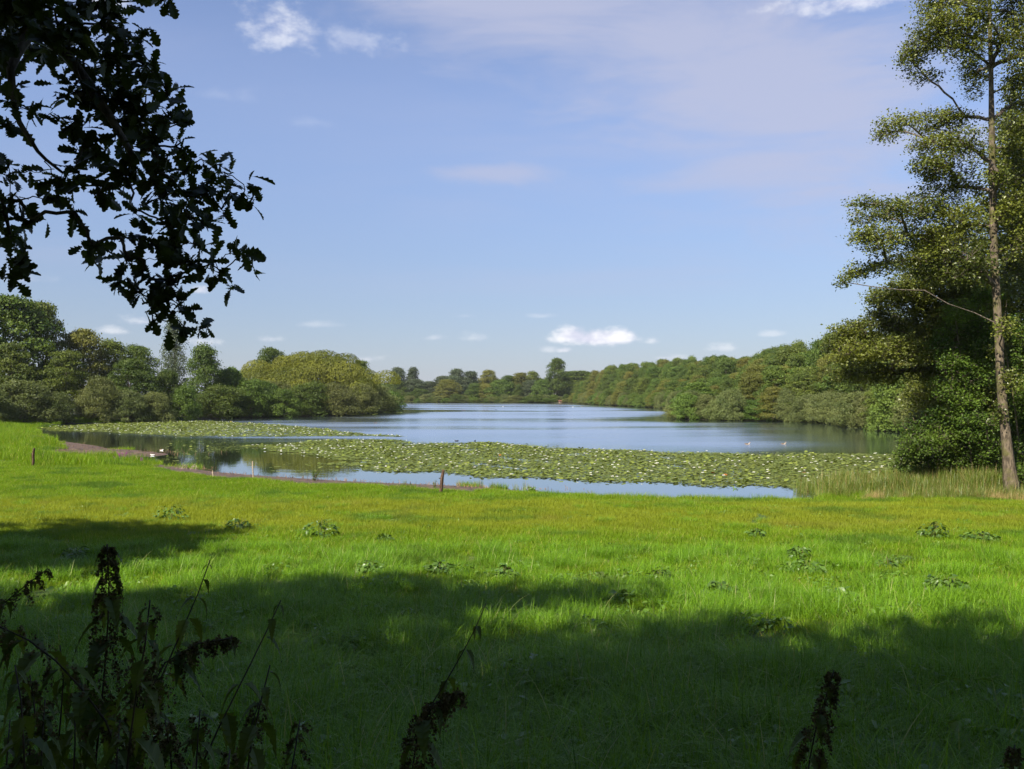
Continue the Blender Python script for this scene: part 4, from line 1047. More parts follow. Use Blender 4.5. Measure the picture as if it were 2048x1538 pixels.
hs = [turf(2.0, 8.5, 1.6, [0, 1, 2], .8, 1.5), turf(8.5, 18, .9, [0, 1, 2], .5, 1.15), turf(18, 36, .55, [0, 1, 2], .35, .8)]
P_, rz_, sc_, ix_ = [np.concatenate(c) for c in zip(*hs)]
scatter('meadow_herbs', P_, rz_, sc_, ix_, HB, 'broad-leaved herbs growing through the meadow grass')

# darker weed clumps that stand out of the grass
M_STALK = plain_mat('weed_stalks', (.06, .07, .02), (.13, .11, .05), 10)
def weed(px, py, wpx, hpx, label):
    d = 30.0
    for _ in range(12):
        x = (px-1024)/F*d; d = (ZC-height1(x, d))*F/(py-HY)
    x = (px-1024)/F*d; z = height1(x, d)
    root = thing('weed_clump', label, 'weed', (x, d, z), 0, 'dark weed clumps in the meadow')
    rr_ = np.random.default_rng(int(px)); B = Buf(); Rr = wpx*.5/F*d; H = hpx/F*d*1.25
    leafy(B, rr_, int(36+wpx*1.3), Rr, H, .12, .25)
    link('leaves', B.mesh('leaves_weed', [M_DOCK]), root)
    B = Buf()
    for _ in range(7):
        a = rr_.random()*6.28; q = Rr*.7*rr_.random()
        V, f = tube([(0.3*q*math.cos(a), .3*q*math.sin(a), -.03), (q*math.cos(a), q*math.sin(a), H*.9)], [.006, .003], 5); B.add(V, f)
    link('stalks', B.mesh('stalks_weed', [M_STALK]), root)
for a in [(642, 1078, 64, 34, 'dark dock clump standing clearest in the sunlit left half of the meadow'), (342, 1044, 62, 28, 'low dark weed clump below the mud spit on the left'), (478, 1060, 48, 20, 'small dark weed clump between two larger clumps on the left'),
          (1512, 1080, 34, 22, 'small dark weed tuft alone on the yellowish turf at right'), (1868, 1078, 54, 30, 'dark weed clump below the reeds at right'), (1960, 1085, 70, 20, 'flat dark weeds near the right edge below the reeds'),
          (1598, 1122, 40, 26, 'pale flowering weed among dark leaves right of centre'), (1610, 1150, 70, 26, 'wide dark weed patch below the pale flowering weed'), (1780, 1142, 44, 24, 'dark weed clump right of the wide weed patch'),
          (1672, 1206, 60, 26, 'low weeds in sun just above the right-hand shade'), (1890, 1190, 84, 32, 'spreading weed clump at the border of the right-hand shade'), (1320, 1170, 50, 28, 'weed clump beside the shade border right of centre'),
          (1010, 1160, 40, 24, 'weed with a dark upright stalk at the middle of the shade border'), (880, 1150, 60, 22, 'dark weeds along the shade border left of the middle'), (150, 1125, 60, 26, 'dark weeds in the separate patch of shade on the left'),
          (770, 1085, 36, 14, 'flat weed with pale umbel in the middle of the meadow'), (1440, 1200, 70, 30, 'tall leafy weeds in sun above the deep shade right of centre'), (740, 1150, 50, 24, 'weed clump rising at the shade border beside the nettles'),
          (1240, 1210, 60, 24, 'weeds half in shade where the shade border dips')]:
    weed(*a)

# ------------------------------------------------------------------ water lilies
M_PAD = leaf_mat('lily_pads', (0.075, 0.110, 0.018), (0.235, 0.270, 0.055), odd=(.30, .12, .03), trans=0.12, rough=0.5, spec=0.10, hue=0.0, patch=[(.22, .5, .68, (.13, .15, .03), .5)])
M_PETAL = plain_mat('lily_petals', (.80, .80, .76), (.86, .86, .80), 3, .5)
M_STAMEN = plain_mat('lily_stamens', (.75, .52, .06), (.85, .62, .10), 3, .6)
BEDS = [np.array([G(*p) for p in q]) for q in [
    [(485, 892), (560, 888), (640, 881), (720, 879), (800, 880), (836, 885), (812, 889), (870, 887.5), (960, 884), (1040, 889), (1080, 893), (1100, 896), (1180, 898), (1300, 903), (1500, 908), (1580, 912.5), (1640, 907), (1760, 909), (1838, 912), (1850, 935), (1760, 958), (1700, 973), (1650, 984),
     (1560, 977), (1500, 974), (1340, 969), (1200, 964), (1050, 957), (950, 954), (880, 945), (800, 943), (740, 941), (690, 936), (660, 928), (720, 924), (650, 915), (600, 910), (560, 905), (520, 897)],
    [(75, 856), (200, 848), (350, 842), (430, 842.5), (560, 849.5), (640, 857.5), (720, 867), (800, 872), (820, 873.5), (700, 872.5), (560, 874), (450, 874), (350, 872.5), (200, 864.5), (110, 862)],
    [(652, 831.2), (700, 828), (760, 825.5), (803, 824), (806, 825.5), (760, 829), (700, 831)]]]
def in_bed(b, n):
    lo, hi = b.min(0), b.max(0)
    p = lo+(hi-lo)*r.random((n, 2)); s = -sdf(p, b)
    edge = .7*np.sin(p[:, 0]*1.1)+.5*np.sin(p[:, 1]*1.7+p[:, 0]*.6)+.5*r.normal(size=n)
    gap = np.sin(p[:, 0]*.55+2*np.sin(p[:, 1]*.21))*np.sin(p[:, 1]*.42+1.3*np.sin(p[:, 0]*.33))
    return p[(s > .25+edge*.6) & ((gap < .86) | (r.random(n) < .25))]
def pad_geo(r, n, R, nseg=6):
    a = np.linspace(.22, 6.06, nseg)
    ring = np.stack([np.cos(a), np.sin(a), np.zeros(nseg)], 1)
    V = np.zeros((n, nseg+1, 3)); rad = R*(.6+.6*r.random(n))
    V[:, 1:] = ring[None]*rad[:, None, None]*(1+.06*r.normal(size=(n, nseg, 1)))
    V[:, 1:, 2] += rad[:, None]*np.abs(r.normal(size=(n, nseg)))*.07
    rz = r.random(n)*6.283; c, s = np.cos(rz)[:, None], np.sin(rz)[:, None]
    x, y = V[..., 0].copy(), V[..., 1].copy(); V[..., 0] = x*c-y*s; V[..., 1] = x*s+y*c
    tx, ty = .035*r.normal(size=(n, 1)), .035*r.normal(size=(n, 1)); up = r.random((n, 1)) < .07
    tx = np.where(up, tx*6, tx); ty = np.where(up, ty*6, ty)
    V[..., 2] += V[..., 0]*tx+V[..., 1]*ty
    V[..., 2] -= V[..., 2].min(axis=1, keepdims=True)
    V[..., 2] += .012+.035*r.random((n, 1))+np.where(up, .03, 0)
    k = np.arange(1, nseg); tri = np.stack([np.zeros(nseg-1, int), k, k+1], 1)
    return V, tri
pads = []
for b, n, R_ in ((BEDS[0], 175000, .118), (BEDS[1], 62000, .175), (BEDS[2], 1500, .5)):
    p = in_bed(b, n); pads.append(np.column_stack([p, np.full(len(p), R_)]))
stray = np.concatenate([np.column_stack([G(px_, py_) for px_, py_ in zip(r.uniform(*a, k), r.uniform(*b, k))]).T.reshape(-1, 2) for a, b, k in
        [((330, 480), (880, 905), 160), ((540, 900), (925, 948), 90), ((250, 420), (905, 925), 60), ((800, 870), (884, 890), 60), ((1050, 1120), (891, 897), 60), ((1480, 1640), (905, 913), 120), ((420, 560), (893, 900), 60)]])
stray = stray[sdf(stray, LAKE) < -.1]
pads.append(np.column_stack([stray, np.full(len(stray), .13)]))
pads = np.concatenate(pads); n = len(pads)
V, tri = pad_geo(r, n, pads[:, 2]); V[..., 0] += pads[:, 0:1]; V[..., 1] += pads[:, 1:2]
ptint = np.clip(.45+.22*r.normal(size=n), 0, .92)+np.where(r.random(n) < .025, .1, 0)
order = np.argsort(pads[:, 1]-pads[:, 2]*10)
near = order[:300]; rest = order[300:]
nv = V.shape[1]
Q = (tri[None]+(np.arange(len(rest))*nv)[:, None, None]).reshape(-1, 3)
o = link('lily_pads', mesh('lily_pads', V[rest].reshape(-1, 3), [Q], [M_PAD], tint=np.repeat(ptint[rest], nv)))
o['kind'] = 'stuff'; o['label'] = 'dense floating beds of green lily pads'
for i in near:
    c = np.array([pads[i, 0], pads[i, 1], 0])
    o = link('lily_pad', mesh('lily_pad', V[i]-c, [tri], [M_PAD], tint=np.full(nv, ptint[i])), None, c)
    tag(o, 'green lily pad floating at the near fringe of the lily bed', 'lily pad', 'lily pads at the near fringe of the bed')
# open flowers: pointed petals round a yellow heart
B = Buf()
for ring, (cnt, tilt, L) in enumerate(((8, .35, .075), (8, .75, .062), (6, 1.1, .045))):
    for k in range(cnt):
        a = 6.283*(k+.5*(ring % 2))/cnt; ca, sa = math.cos(a), math.sin(a)
        u = np.array([ca*math.cos(tilt), sa*math.cos(tilt), math.sin(tilt)]); wv = np.array([-sa, ca, 0]); nn = np.cross(wv, u)
        o0 = np.array([ca*.012, sa*.012, .02])
        B.add([o0, o0+u*L*.55+wv*L*.26+nn*L*.06, o0+u*L, o0+u*L*.55-wv*L*.26+nn*L*.06], [np.array([[0, 1, 2, 3]])])
fm = B.mesh('flower_petals', [M_PETAL])
Vh, fh = tube([(0, 0, .02), (0, 0, .04), (0, 0, .052)], [.014, .02, .006], 7)
B = Buf(); B.add(Vh, fh); hm = B.mesh('flower_heart', [M_STAMEN], True)
fa = in_bed(BEDS[0], 900); fa = fa[np.argsort(fa[:, 1])]
fb = in_bed(BEDS[1], 900); fb = fb[:380]
fl = np.concatenate([fa, fb]); fl = fl[np.argsort(fl[:, 1])]
proto_f = None
for k, (x, y) in enumerate(fl[:300]):
    s_ = .85+.55*r.random()
    if proto_f is None:
        proto_f = thing('water_lily', 'white water lily flower open among the green pads', 'flower', (x, y, .06), 0, 'white flowers on the lily beds')
        link('petals', fm, proto_f); link('heart', hm, proto_f); proto_f.scale = (s_,)*3
    else:
        copy_thing(proto_f, proto_f['label'], (x, y, .06+.03*r.random()), r.random()*6.28, (s_,)*3)
B = Buf(); fv = np.array([v.co for v in fm.vertices]); fq = np.array([list(p.vertices) for p in fm.polygons])
for (x, y) in fl[300:]:
    B.add(fv*(1.0+.5*r.random())+np.array([x, y, .07]), [fq])
o = link('far_water_lilies', B.mesh('far_water_lilies', [M_PETAL])); o['kind'] = 'stuff'; o['label'] = 'white water lily flowers farther out on the lily beds'

# ------------------------------------------------------------------ reeds and tall grass on the right
RB = []
for i in range(3):
    B = Buf(); V, q, tt = blades(r, 70, .40, .45, 1.15, .018, .30, .45, 4); tt[(r.random(len(tt)//10) < .10).repeat(10)] = 1.0; B.add(V, [q], tt)
    RB.append(proto('reed_tuft', B, [M_REED]))
for i in range(2):
    B = Buf(); V, q, tt = blades(r, 80, .34, .35, .85, .009, .25, .35, 3); B.add(V, [q], tt)
    V, q, tt = blades(r, 60, .36, .2, .6, .012, .4, .5, 3); B.add(V, [q], tt*.5)
    RB.append(proto('straw_tuft', B, [M_STRAW]))
pts = np.column_stack([r.uniform(12.4, 27, 3000), r.uniform(33.8, 44, 3000)])
s = sdf(pts, LAKE)
edge_y = 35.4+.7*np.sin(pts[:, 0]*.9)+.4*np.sin(pts[:, 0]*2.1)
k = (s > -1.6) & (pts[:, 1] > edge_y) & ((s > -.4) | (r.random(len(pts)) < .5)) & (pts[:, 0] > 13.6-.3*(pts[:, 1]-40)+2.6*np.abs(r.normal(size=len(pts)))**1.3)
pts, s = pts[k], s[k]; z = np.maximum(height(pts, s), -.05)
front = pts[:, 1] < edge_y[k]+2.4
ix = np.where(front & (r.random(len(pts)) < .18+.5*np.clip(np.sin(pts[:, 0]*1.3+.8)*1.4, 0, 1)), r.integers(3, 5, len(pts)), r.integers(0, 3, len(pts)))
tall_ = .5+.5*np.sin(pts[:, 0]*1.7+np.sin(pts[:, 1]*1.1)*2)
sc = np.where(front, .38+.34*r.random(len(pts)), .50+.35*tall_+.3*r.random(len(pts))+.25*np.clip((pts[:, 0]-18)/4, 0, 1))
scatter('lake_reeds', np.column_stack([pts, z]), r.random(len(pts))*6.283, sc, ix, RB, 'tall green reeds with straw coloured stems along the near right shore')
pts = np.array([(x, y) for x, y in zip(r.uniform(-12, 15, 900), r.uniform(39.5, 47.5, 900))]); s = sdf(pts, LAKE); m_ = np.min([sdf(pts, q) for q in MUD], axis=0)
k = ((s > -.5) & (s < .5) & (r.random(len(pts)) < .5) & (m_ > -.2)); pts = pts[k]; s = s[k]
scatter('shore_sedge', np.column_stack([pts, np.maximum(height(pts, s), -.02)]), r.random(len(pts))*6.28, .25+.3*r.random(len(pts))**2, r.choice([0, 1, 2, 2, 4], len(pts)), RB, 'loose sedge and straw tufts along the waterline')

# dead stubs sticking out of the mud along the waterline
B = Buf()
for px_, py_, n_, sx, sy in [(1000, 979, 90, 130, 3), (850, 971, 60, 110, 3), (700, 962, 60, 90, 3), (590, 957, 50, 60, 4), (300, 903, 160, 120, 7), (170, 900, 90, 70, 10), (480, 950, 40, 60, 3), (400, 938, 30, 40, 3)]:
    for _ in range(n_):
        x, y = G(px_+r.normal()*sx*.5, py_+r.normal()*sy*.5); h_ = .04+.16*r.random()**2
        z = max(-.02, height1(x, y)); a = r.normal(size=2)*.08
        V, f = tube([(x, y, z-.03), (x+a[0]*.5, y+a[1]*.5, z+h_*.6), (x+a[0], y+a[1], z+h_)], [.012, .009, .003], 4); B.add(V, f, r.random())
o = link('mud_debris', B.mesh('mud_debris', [plain_mat('dead_stubs', (.05, .032, .022), (.30, .19, .11), 1.2)])); o['kind'] = 'stuff'; o['label'] = 'dark plant stubs and litter on the brown mud'

# ------------------------------------------------------------------ posts, stump, stakes
M_POST = bark_mat('weathered_post', (.045, .028, .018), (.14, .085, .055), 9)
M_PALE = bark_mat('pale_wood', (.26, .19, .12), (.50, .40, .29), 9)
M_KNOB = plain_mat('insulator', (.02, .02, .02), (.04, .035, .03), 6, .5)
def gz_at(px, py):
    d = 45.0
    for _ in range(20):
        x = (px-1024)/F*d; d = .5*d+.5*(ZC-height1(x, d))*F/(py-HY)
    return (px-1024)/F*d, d
def post(name, label, bx, by, tx, ty, wpx, mat, knob=None, cat='post', taper=.8):
    x, d = gz_at(bx, by); z = height1(x, d)
    root = thing(name, label, cat, (x, d, z))
    k = d/F; dx_ = (tx-bx)*k; h_ = (by-ty)*k; rad = wpx*.5*k
    rr_ = np.random.default_rng(int(bx))
    path = [(0, 0, -.12), (dx_*.3+rad*.2, .01, h_*.3), (dx_*.66-rad*.15, 0, h_*.66), (dx_*.97, .01, h_*.97), (dx_, .01, h_)]
    V, f = tube(path, [rad*1.05, rad, rad*.95, rad*taper, rad*taper*.55], 9, .07, rr_)
    B = Buf(); B.add(V, f); link('shaft', B.mesh('shaft', [mat], False), root)
    if knob:
        for kf in knob:
            V, f = tube([(dx_*kf-rad*.6, -.01, h_*kf), (dx_*kf-rad*1.7, -.015, h_*kf), (dx_*kf-rad*1.8, -.015, h_*kf+.03)], [.02, .024, .012], 6)
            B = Buf(); B.add(V, f); link('insulator', B.mesh('insulator', [M_KNOB], True), root)
post('fence_post', 'dark leaning wooden fence post at the waterline before the large lily bed', 880, 988, 887, 939, 7.0, M_POST, (.64,))
post('fence_post', 'thin rusty brown post on the left meadow by the mud spit', 65, 935, 68, 896, 5.2, M_POST, (.7,))
post('wooden_stump', 'pale broken stump of a post leaning among the reeds', 1806, 968, 1798, 947, 10, M_PALE, None, 'stump', .9)
post('stake', 'thin pale stake standing at the muddy waterline', 506, 957, 505, 922, 2.2, M_PALE, None, 'stake', .9)
post('stake', 'short pale stalk at the mud edge left of the thin stake', 426, 956, 425, 940, 2.4, M_PALE, None, 'stake', .6)

# reed mace spike with brown head near the tall alder
def seed_reed(px, py, top, label):
    x, d = gz_at(px, py); z = height1(x, d); h_ = (py-top)*d/F
    root = thing('dock_stalk', label, 'plant', (x, d, z))
    B = Buf(); V, f = tube([(0, 0, -.05), (.01, 0, h_*.5), (.0, 0, h_)], [.008, .007, .004], 5); B.add(V, f); link('stem', B.mesh('stem', [M_STRAW]), root)
    B = Buf(); rr_ = np.random.default_rng(4); n_ = 160
    zz_ = h_*(.45+.55*rr_.random(n_)); C = np.column_stack([rr_.normal(size=n_)*.035, rr_.normal(size=n_)*.035, zz_])
    V, q = cards(C, rr_.normal(size=(n_, 3)), np.full(n_, .05), .6, rr_); B.add(V, [q], .4)
    link('seed_head', B.mesh('seed_head', [plain_mat('brown_seeds', (.20, .08, .03), (.36, .17, .07), 4)]), root)
seed_reed(1945, 975, 948, 'rusty brown seed stalk standing in the reeds beside the tall alder')

# saplings, loosestrife, withered stalks
def waterside_plant(name, label, cat, px, py, top, wpx, mat, n_, L, head=None):
    x, d = gz_at(px, py); z = height1(x, d); k = d/F; h_ = (py-top)*k; Rr = wpx*.5*k
    root = thing(name, label, cat, (x, d, z)); rr_ = np.random.default_rng(int(px)+7)
    S = Buf(); Lf = Buf(); H = Buf()
    for i in range(n_):
        a = rr_.random()*6.28; q = Rr*rr_.random()**.6; hh = h_*(.6+.4*rr_.random())
        tip = np.array([q*math.cos(a), q*math.sin(a), hh]); b0 = tip*np.array([.25, .25, 0])-np.array([0, 0, .05])
        V, f = tube([b0, b0*.4+tip*.6, tip], [.009, .007, .003], 5); S.add(V, f)
        m_ = 16; t_ = .15+.8*rr_.random(m_)
        C = b0+(tip-b0)*t_[:, None]+rr_.normal(size=(m_, 3))*L*.3
        V, q_ = cards(C, np.array([0, 0, .8])+rr_.normal(size=(m_, 3))*.5, L*(.6+.7*rr_.random(m_)), .32, rr_); Lf.add(V, [q_], np.repeat(rr_.random(m_)*.9, 4))
        if head is not None:
            m_ = 60; t_ = .68+.34*rr_.random(m_)
            C = b0+(tip-b0)*t_[:, None]+rr_.normal(size=(m_, 3))*.016
            V, q_ = cards(C, rr_.normal(size=(m_, 3)), np.full(m_, .032), .8, rr_); H.add(V, [q_], .5)
    link('stems', S.mesh('stems', [M_STALK]), root)
    if L > 0: link('leaves', Lf.mesh('leaves', [mat]), root)
    if head is not None: link('flower_spikes', H.mesh('flower_spikes', [head]), root)
M_PURPLE = plain_mat('purple_petals', (.30, .055, .26), (.46, .10, .38), 3)
waterside_plant('purple_loosestrife', 'purple loosestrife flowering on the bank below the mud spit', 'flower', 242, 926, 903, 30, M_HERB, 9, .09, M_PURPLE)
waterside_plant('purple_loosestrife', 'single thin purple loosestrife spike right of the flowering clump', 'flower', 283, 930, 913, 14, M_HERB, 3, .07, M_PURPLE)
waterside_plant('sapling', 'small green willow sapling standing in the mud at the waterline', 'sapling', 630, 962, 934, 16, M_FRESH, 7, .13)
waterside_plant('green_tuft', 'tall green sedge tuft at the waterline right of the middle', 'plant', 1472, 994, 976, 26, M_HERB, 9, .16)
waterside_plant('green_tuft', 'yellowish sedge tuft at the waterline below the ducks in the middle', 'plant', 1065, 985, 972, 26, M_HERB, 9, .14)
waterside_plant('dark_plant', 'dark dead plant standing in the water beside the leaning fence post', 'plant', 869, 976, 961, 8, M_DOCK, 4, .09)
def withered():
    x, d = gz_at(366, 938); z = height1(x, d); k = d/F
    root = thing('withered_stalks', 'row of withered grey leaf stalks bent over on the mud edge', 'plant', (x, d, z)); rr_ = np.random.default_rng(8)
    B = Buf()
    for i in range(30):
        xo = (rr_.random()-.5)*64*k; h_ = .12+.22*rr_.random(); ln = rr_.normal()*.14
        p = [(xo, rr_.normal()*.3, -.05), (xo+ln*.3, 0, h_*.7), (xo+ln, .02, h_), (xo+ln*1.7, .03, h_*.72)]
        V, f = tube(p, [(.008, .004), (.012, .004), (.014, .004), (.006, .003)], 5); B.add(V, f, rr_.random())
    o = link('stalks', B.mesh('stalks_withered', [plain_mat('withered', (.13, .09, .07), (.36, .28, .22), 1.5)]), root)
withered()

# ------------------------------------------------------------------ birds
def bird(name, label, cat, x, y, L, body, back, neck, facing, bill=(.5, .25, .05), long_neck=True, group=None, z=0.0):
    root = thing(name, label, cat, (x, y, z), 0 if facing > 0 else math.pi, group)
    pts = [(-.52, .17), (-.40, .13), (-.2, .09), (.05, .08), (.24, .10)]
    rads = [(.02, .015), (.09, .05), (.16, .115), (.17, .125), (.12, .11)]
    if long_neck:
        pts += [(.33, .16), (.35, .25), (.365, .33), (.40, .38), (.47, .375)]; rads += [(.07, .075), (.045, .05), (.04, .045), (.055, .055), (.03, .03)]
    else:
        pts += [(.32, .15), (.36, .22), (.39, .27), (.43, .285), (.48, .27)]; rads += [(.09, .09), (.07, .07), (.065, .065), (.06, .06), (.03, .03)]
    path = [(a*L, 0, b*L) for a, b in pts]
    V, f = tube(path, [(p*L, q*L) for p, q in rads], 10); B = Buf(); B.add(V, f)
    link('body', B.mesh('body', [body], True), root)
    for sgn in (-1, 1):
        V, f = tube([(-.56*L, sgn*.05*L, .20*L), (-.3*L, sgn*.12*L, .17*L), (0, sgn*.15*L, .14*L), (.18*L, sgn*.11*L, .14*L)], [(.01*L, .01*L), (.05*L, .07*L), (.05*L, .08*L), (.02*L, .03*L)], 7)
        B = Buf(); B.add(V, f); link('wing', B.mesh('wing', [back], True), root)
    e = path[-1]; V, f = tube([(e[0]-.01*L, 0, e[2]), (e[0]+.07*L, 0, e[2]-.015*L), (e[0]+.12*L, 0, e[2]-.02*L)], [(.022*L, .022*L), (.02*L, .012*L), (.008*L, .004*L)], 6)
    B = Buf(); B.add(V, f); link('bill', B.mesh('bill', [plain_mat('bill', bill, bill)], True), root)
    return root
M_GREYB = plain_mat('feathers_buff', (.30, .22, .15), (.52, .42, .32), 8); M_BROWNB = plain_mat('feathers_brown', (.06, .045, .035), (.16, .12, .09), 8)
M_COOT = plain_mat('feathers_black', (.012, .012, .014), (.03, .03, .033), 8); M_WHITEB = plain_mat('feathers_white', (.72, .70, .66), (.82, .80, .77), 8)
x, y = G(1495, 889); bird('goose', 'greyish goose swimming on the open water, the one farther from the right wood', 'goose', x, y, .52, M_GREYB, M_BROWNB, None, 1)
x, y = G(1567, 888.5); bird('goose', 'brown goose swimming on the open water, the one nearer the right wood', 'goose', x, y, .50, M_GREYB, M_BROWNB, None, 1)
x, y = G(913, 882.5); bird('coot', 'black coot swimming at the back edge of the large lily bed', 'coot', x, y, .42, M_COOT, M_COOT, None, -1, (.8, .78, .72), False)
x, y = G(950, 882.5); b_ = bird('coot', 'black coot seen from behind at the back edge of the lily bed', 'coot', x, y, .40, M_COOT, M_COOT, None, 1, (.8, .78, .72), False); b_.rotation_euler[2] = 1.3
x, y = gz_at(305, 911); bird('gull', 'white gull resting on the brown mud spit', 'gull', x, y, .34, M_WHITEB, M_WHITEB, None, -1, (.6, .3, .05), False, z=height1(x, y))
x, y = G(323, 901); bird('gull', 'white gull standing at the back edge of the mud spit', 'gull', x, y, .34, M_WHITEB, M_GREYB, None, 1, (.6, .3, .05), False, z=max(0, height1(x, y)))
for px_, py_, lb, m1 in [(853, 817.5, 'dark duck alone on the far water near the peninsula tip', M_BROWNB), (926, 820.3, 'dark duck of a pair on the far water, the one nearer the peninsula', M_BROWNB), (930, 820.5, 'dark duck of a pair on the far water, the one farther from the peninsula', M_BROWNB),
                         (968, 820.3, 'small dark duck on the far water below the pointed yellowish tree', M_BROWNB), (974, 820.5, 'small dark duck on the far water beside another below the pointed tree', M_BROWNB), (992, 819.8, 'dark duck on the far water below the light green willow', M_COOT),
                         (1006, 813.8, 'white bird on the far water before the light green willow', M_WHITEB), (1146, 814.5, 'white bird on the far water right of the brick hut', M_WHITEB), (1164, 814.3, 'pale bird on the far water before the right wood', M_GREYB),
                         (751, 846.5, 'dark duck on the smooth water before the thin lily strip', M_BROWNB)]:
    x, y = G(px_, py_); bird('duck', lb, 'duck', x, y, .48, m1, m1, None, 1 if px_ % 2 else -1, (.5, .35, .1), False)

# ------------------------------------------------------------------ house and hut on the far shore
def box(B, x0, x1, y0, y1, z0, z1):
    V = [(x, y, z) for z in (z0, z1) for y in (y0, y1) for x in (x0, x1)]
    B.add(V, [np.array([[0, 2, 3, 1], [4, 5, 7, 6], [0, 1, 5, 4], [2, 6, 7, 3], [0, 4, 6, 2], [1, 3, 7, 5]])])
def part_box(name, parent, mat, *a):
    B = Buf(); box(B, *a); return link(name, B.mesh(name, [mat]), parent)
M_WHITEW = plain_mat('white_render', (.74, .72, .68), (.82, .80, .76), 2); M_ROOF = plain_mat('dark_roof', (.05, .035, .03), (.10, .07, .06), 5)
M_WIN = plain_mat('window_glass', (.02, .025, .03), (.03, .035, .04), 3, .1, .6); M_BRICK = plain_mat('red_brick', (.22, .14, .10), (.30, .20, .15), 6); M_TILE = plain_mat('red_roof', (.12, .045, .03), (.17, .07, .05), 6)
d = 476.0; x = (1101-1024)/F*d; z = height1(x, d)
hs_ = thing('white_house', 'white gabled house half hidden under the big round tree', 'house', (x, d, z-.1))
part_box('wall', hs_, M_WHITEW, -3.6, 3.6, 0, 8, 0, 4.4)
B = Buf(); B.add([(-3.6, 0, 4.4), (3.6, 0, 4.4), (0, 0, 7.6), (-3.6, .25, 4.4), (3.6, .25, 4.4), (0, .25, 7.6)], [np.array([[0, 1, 2], [3, 5, 4]]), np.array([[0, 3, 4, 1], [1, 4, 5, 2], [2, 5, 3, 0]])]); link('gable', B.mesh('gable', [M_WHITEW]), hs_)
for sgn in (-1, 1):
    B = Buf(); B.add([(sgn*4.0, -.4, 4.1), (0, -.4, 7.75), (0, 8.4, 7.75), (sgn*4.0, 8.4, 4.1), (sgn*4.0, -.4, 4.3), (0, -.4, 7.95), (0, 8.4, 7.95), (sgn*4.0, 8.4, 4.3)],
                     [np.array([[0, 1, 2, 3], [4, 5, 6, 7], [0, 1, 5, 4], [3, 2, 6, 7], [0, 3, 7, 4]])]); link('roof', B.mesh('roof', [M_ROOF]), hs_)
for wx, wz in ((-2.1, 1.4), (1.3, 1.4), (-.5, 4.6)): part_box('window', hs_, M_WIN, wx, wx+1.0, -.06, .02, wz, wz+1.3)
part_box('door', hs_, M_ROOF, -.4, .55, -.05, .02, .1, 2.2)
d = 441.0; x = (1123-1024)/F*d; z = height1(x, d)
hut = thing('brick_hut', 'small brick hut with red roof at the far waterside', 'hut', (x, d, max(z, .1)-.05))
hut.scale = (.8, .8, .62)
part_box('wall', hut, M_BRICK, -1.6, 1.6, 0, 2.4, 0, 1.5)
for i in range(2): part_box('window', hut, M_WIN, -1.1+1.4*i, -.4+1.4*i, -.05, .02, .5, 1.1)
for sgn in (0, 1):
    y0_, y1_ = (-.3, 1.2) if sgn == 0 else (2.7, 1.2)
    B = Buf(); B.add([(-1.9, y0_, 1.4), (1.9, y0_, 1.4), (1.9, y1_, 2.1), (-1.9, y1_, 2.1), (-1.9, y0_, 1.52), (1.9, y0_, 1.52), (1.9, y1_, 2.22), (-1.9, y1_, 2.22)], [np.array([[0, 1, 2, 3], [4, 5, 6, 7], [0, 1, 5, 4], [0, 3, 7, 4], [1, 2, 6, 5]])])
    link('roof', B.mesh('roof', [M_TILE]), hut)

# ------------------------------------------------------------------ nettles right in front of the viewer
M_NETTLE = leaf_mat('leaves_nettle', (0.055, 0.095, 0.014), (0.125, 0.175, 0.032), trans=0.35, rough=0.45, spec=0.3, hue=0.0)
M_NSTEM = plain_mat('nettle_stems', (.035, .03, .015), (.08, .06, .03), 12); M_CATKIN = plain_mat('nettle_seed', (.085, .075, .022), (.17, .14, .05), 20, .8)
def nettle_leaf():
    V = []; q = []; n_ = 15
    for i in range(n_):
        t_ = i/(n_-1); w_ = .36*math.sin(math.pi*min(1, t_*.92+.06)**.62)*(1-t_*.35)
        if i in (0, n_-1): w_ = .012
        elif i % 2: w_ *= .70
        z = -.55*t_**2; V += [(-w_, t_-(.05 if i % 2 == 0 else 0), z+w_*.28), (0, t_, z), (w_, t_-(.05 if i % 2 == 0 else 0), z+w_*.28)]
    for i in range(n_-1):
        a = i*3; q += [(a, a+1, a+4, a+3), (a+1, a+2, a+5, a+4)]
    return np.array(V), np.array(q)
NV, NQ = nettle_leaf()
nmesh = [mesh('nettle_leaf', NV, [NQ], [M_NETTLE], tint=np.full(len(NV), v)) for v in (.15, .4, .65, .9)]
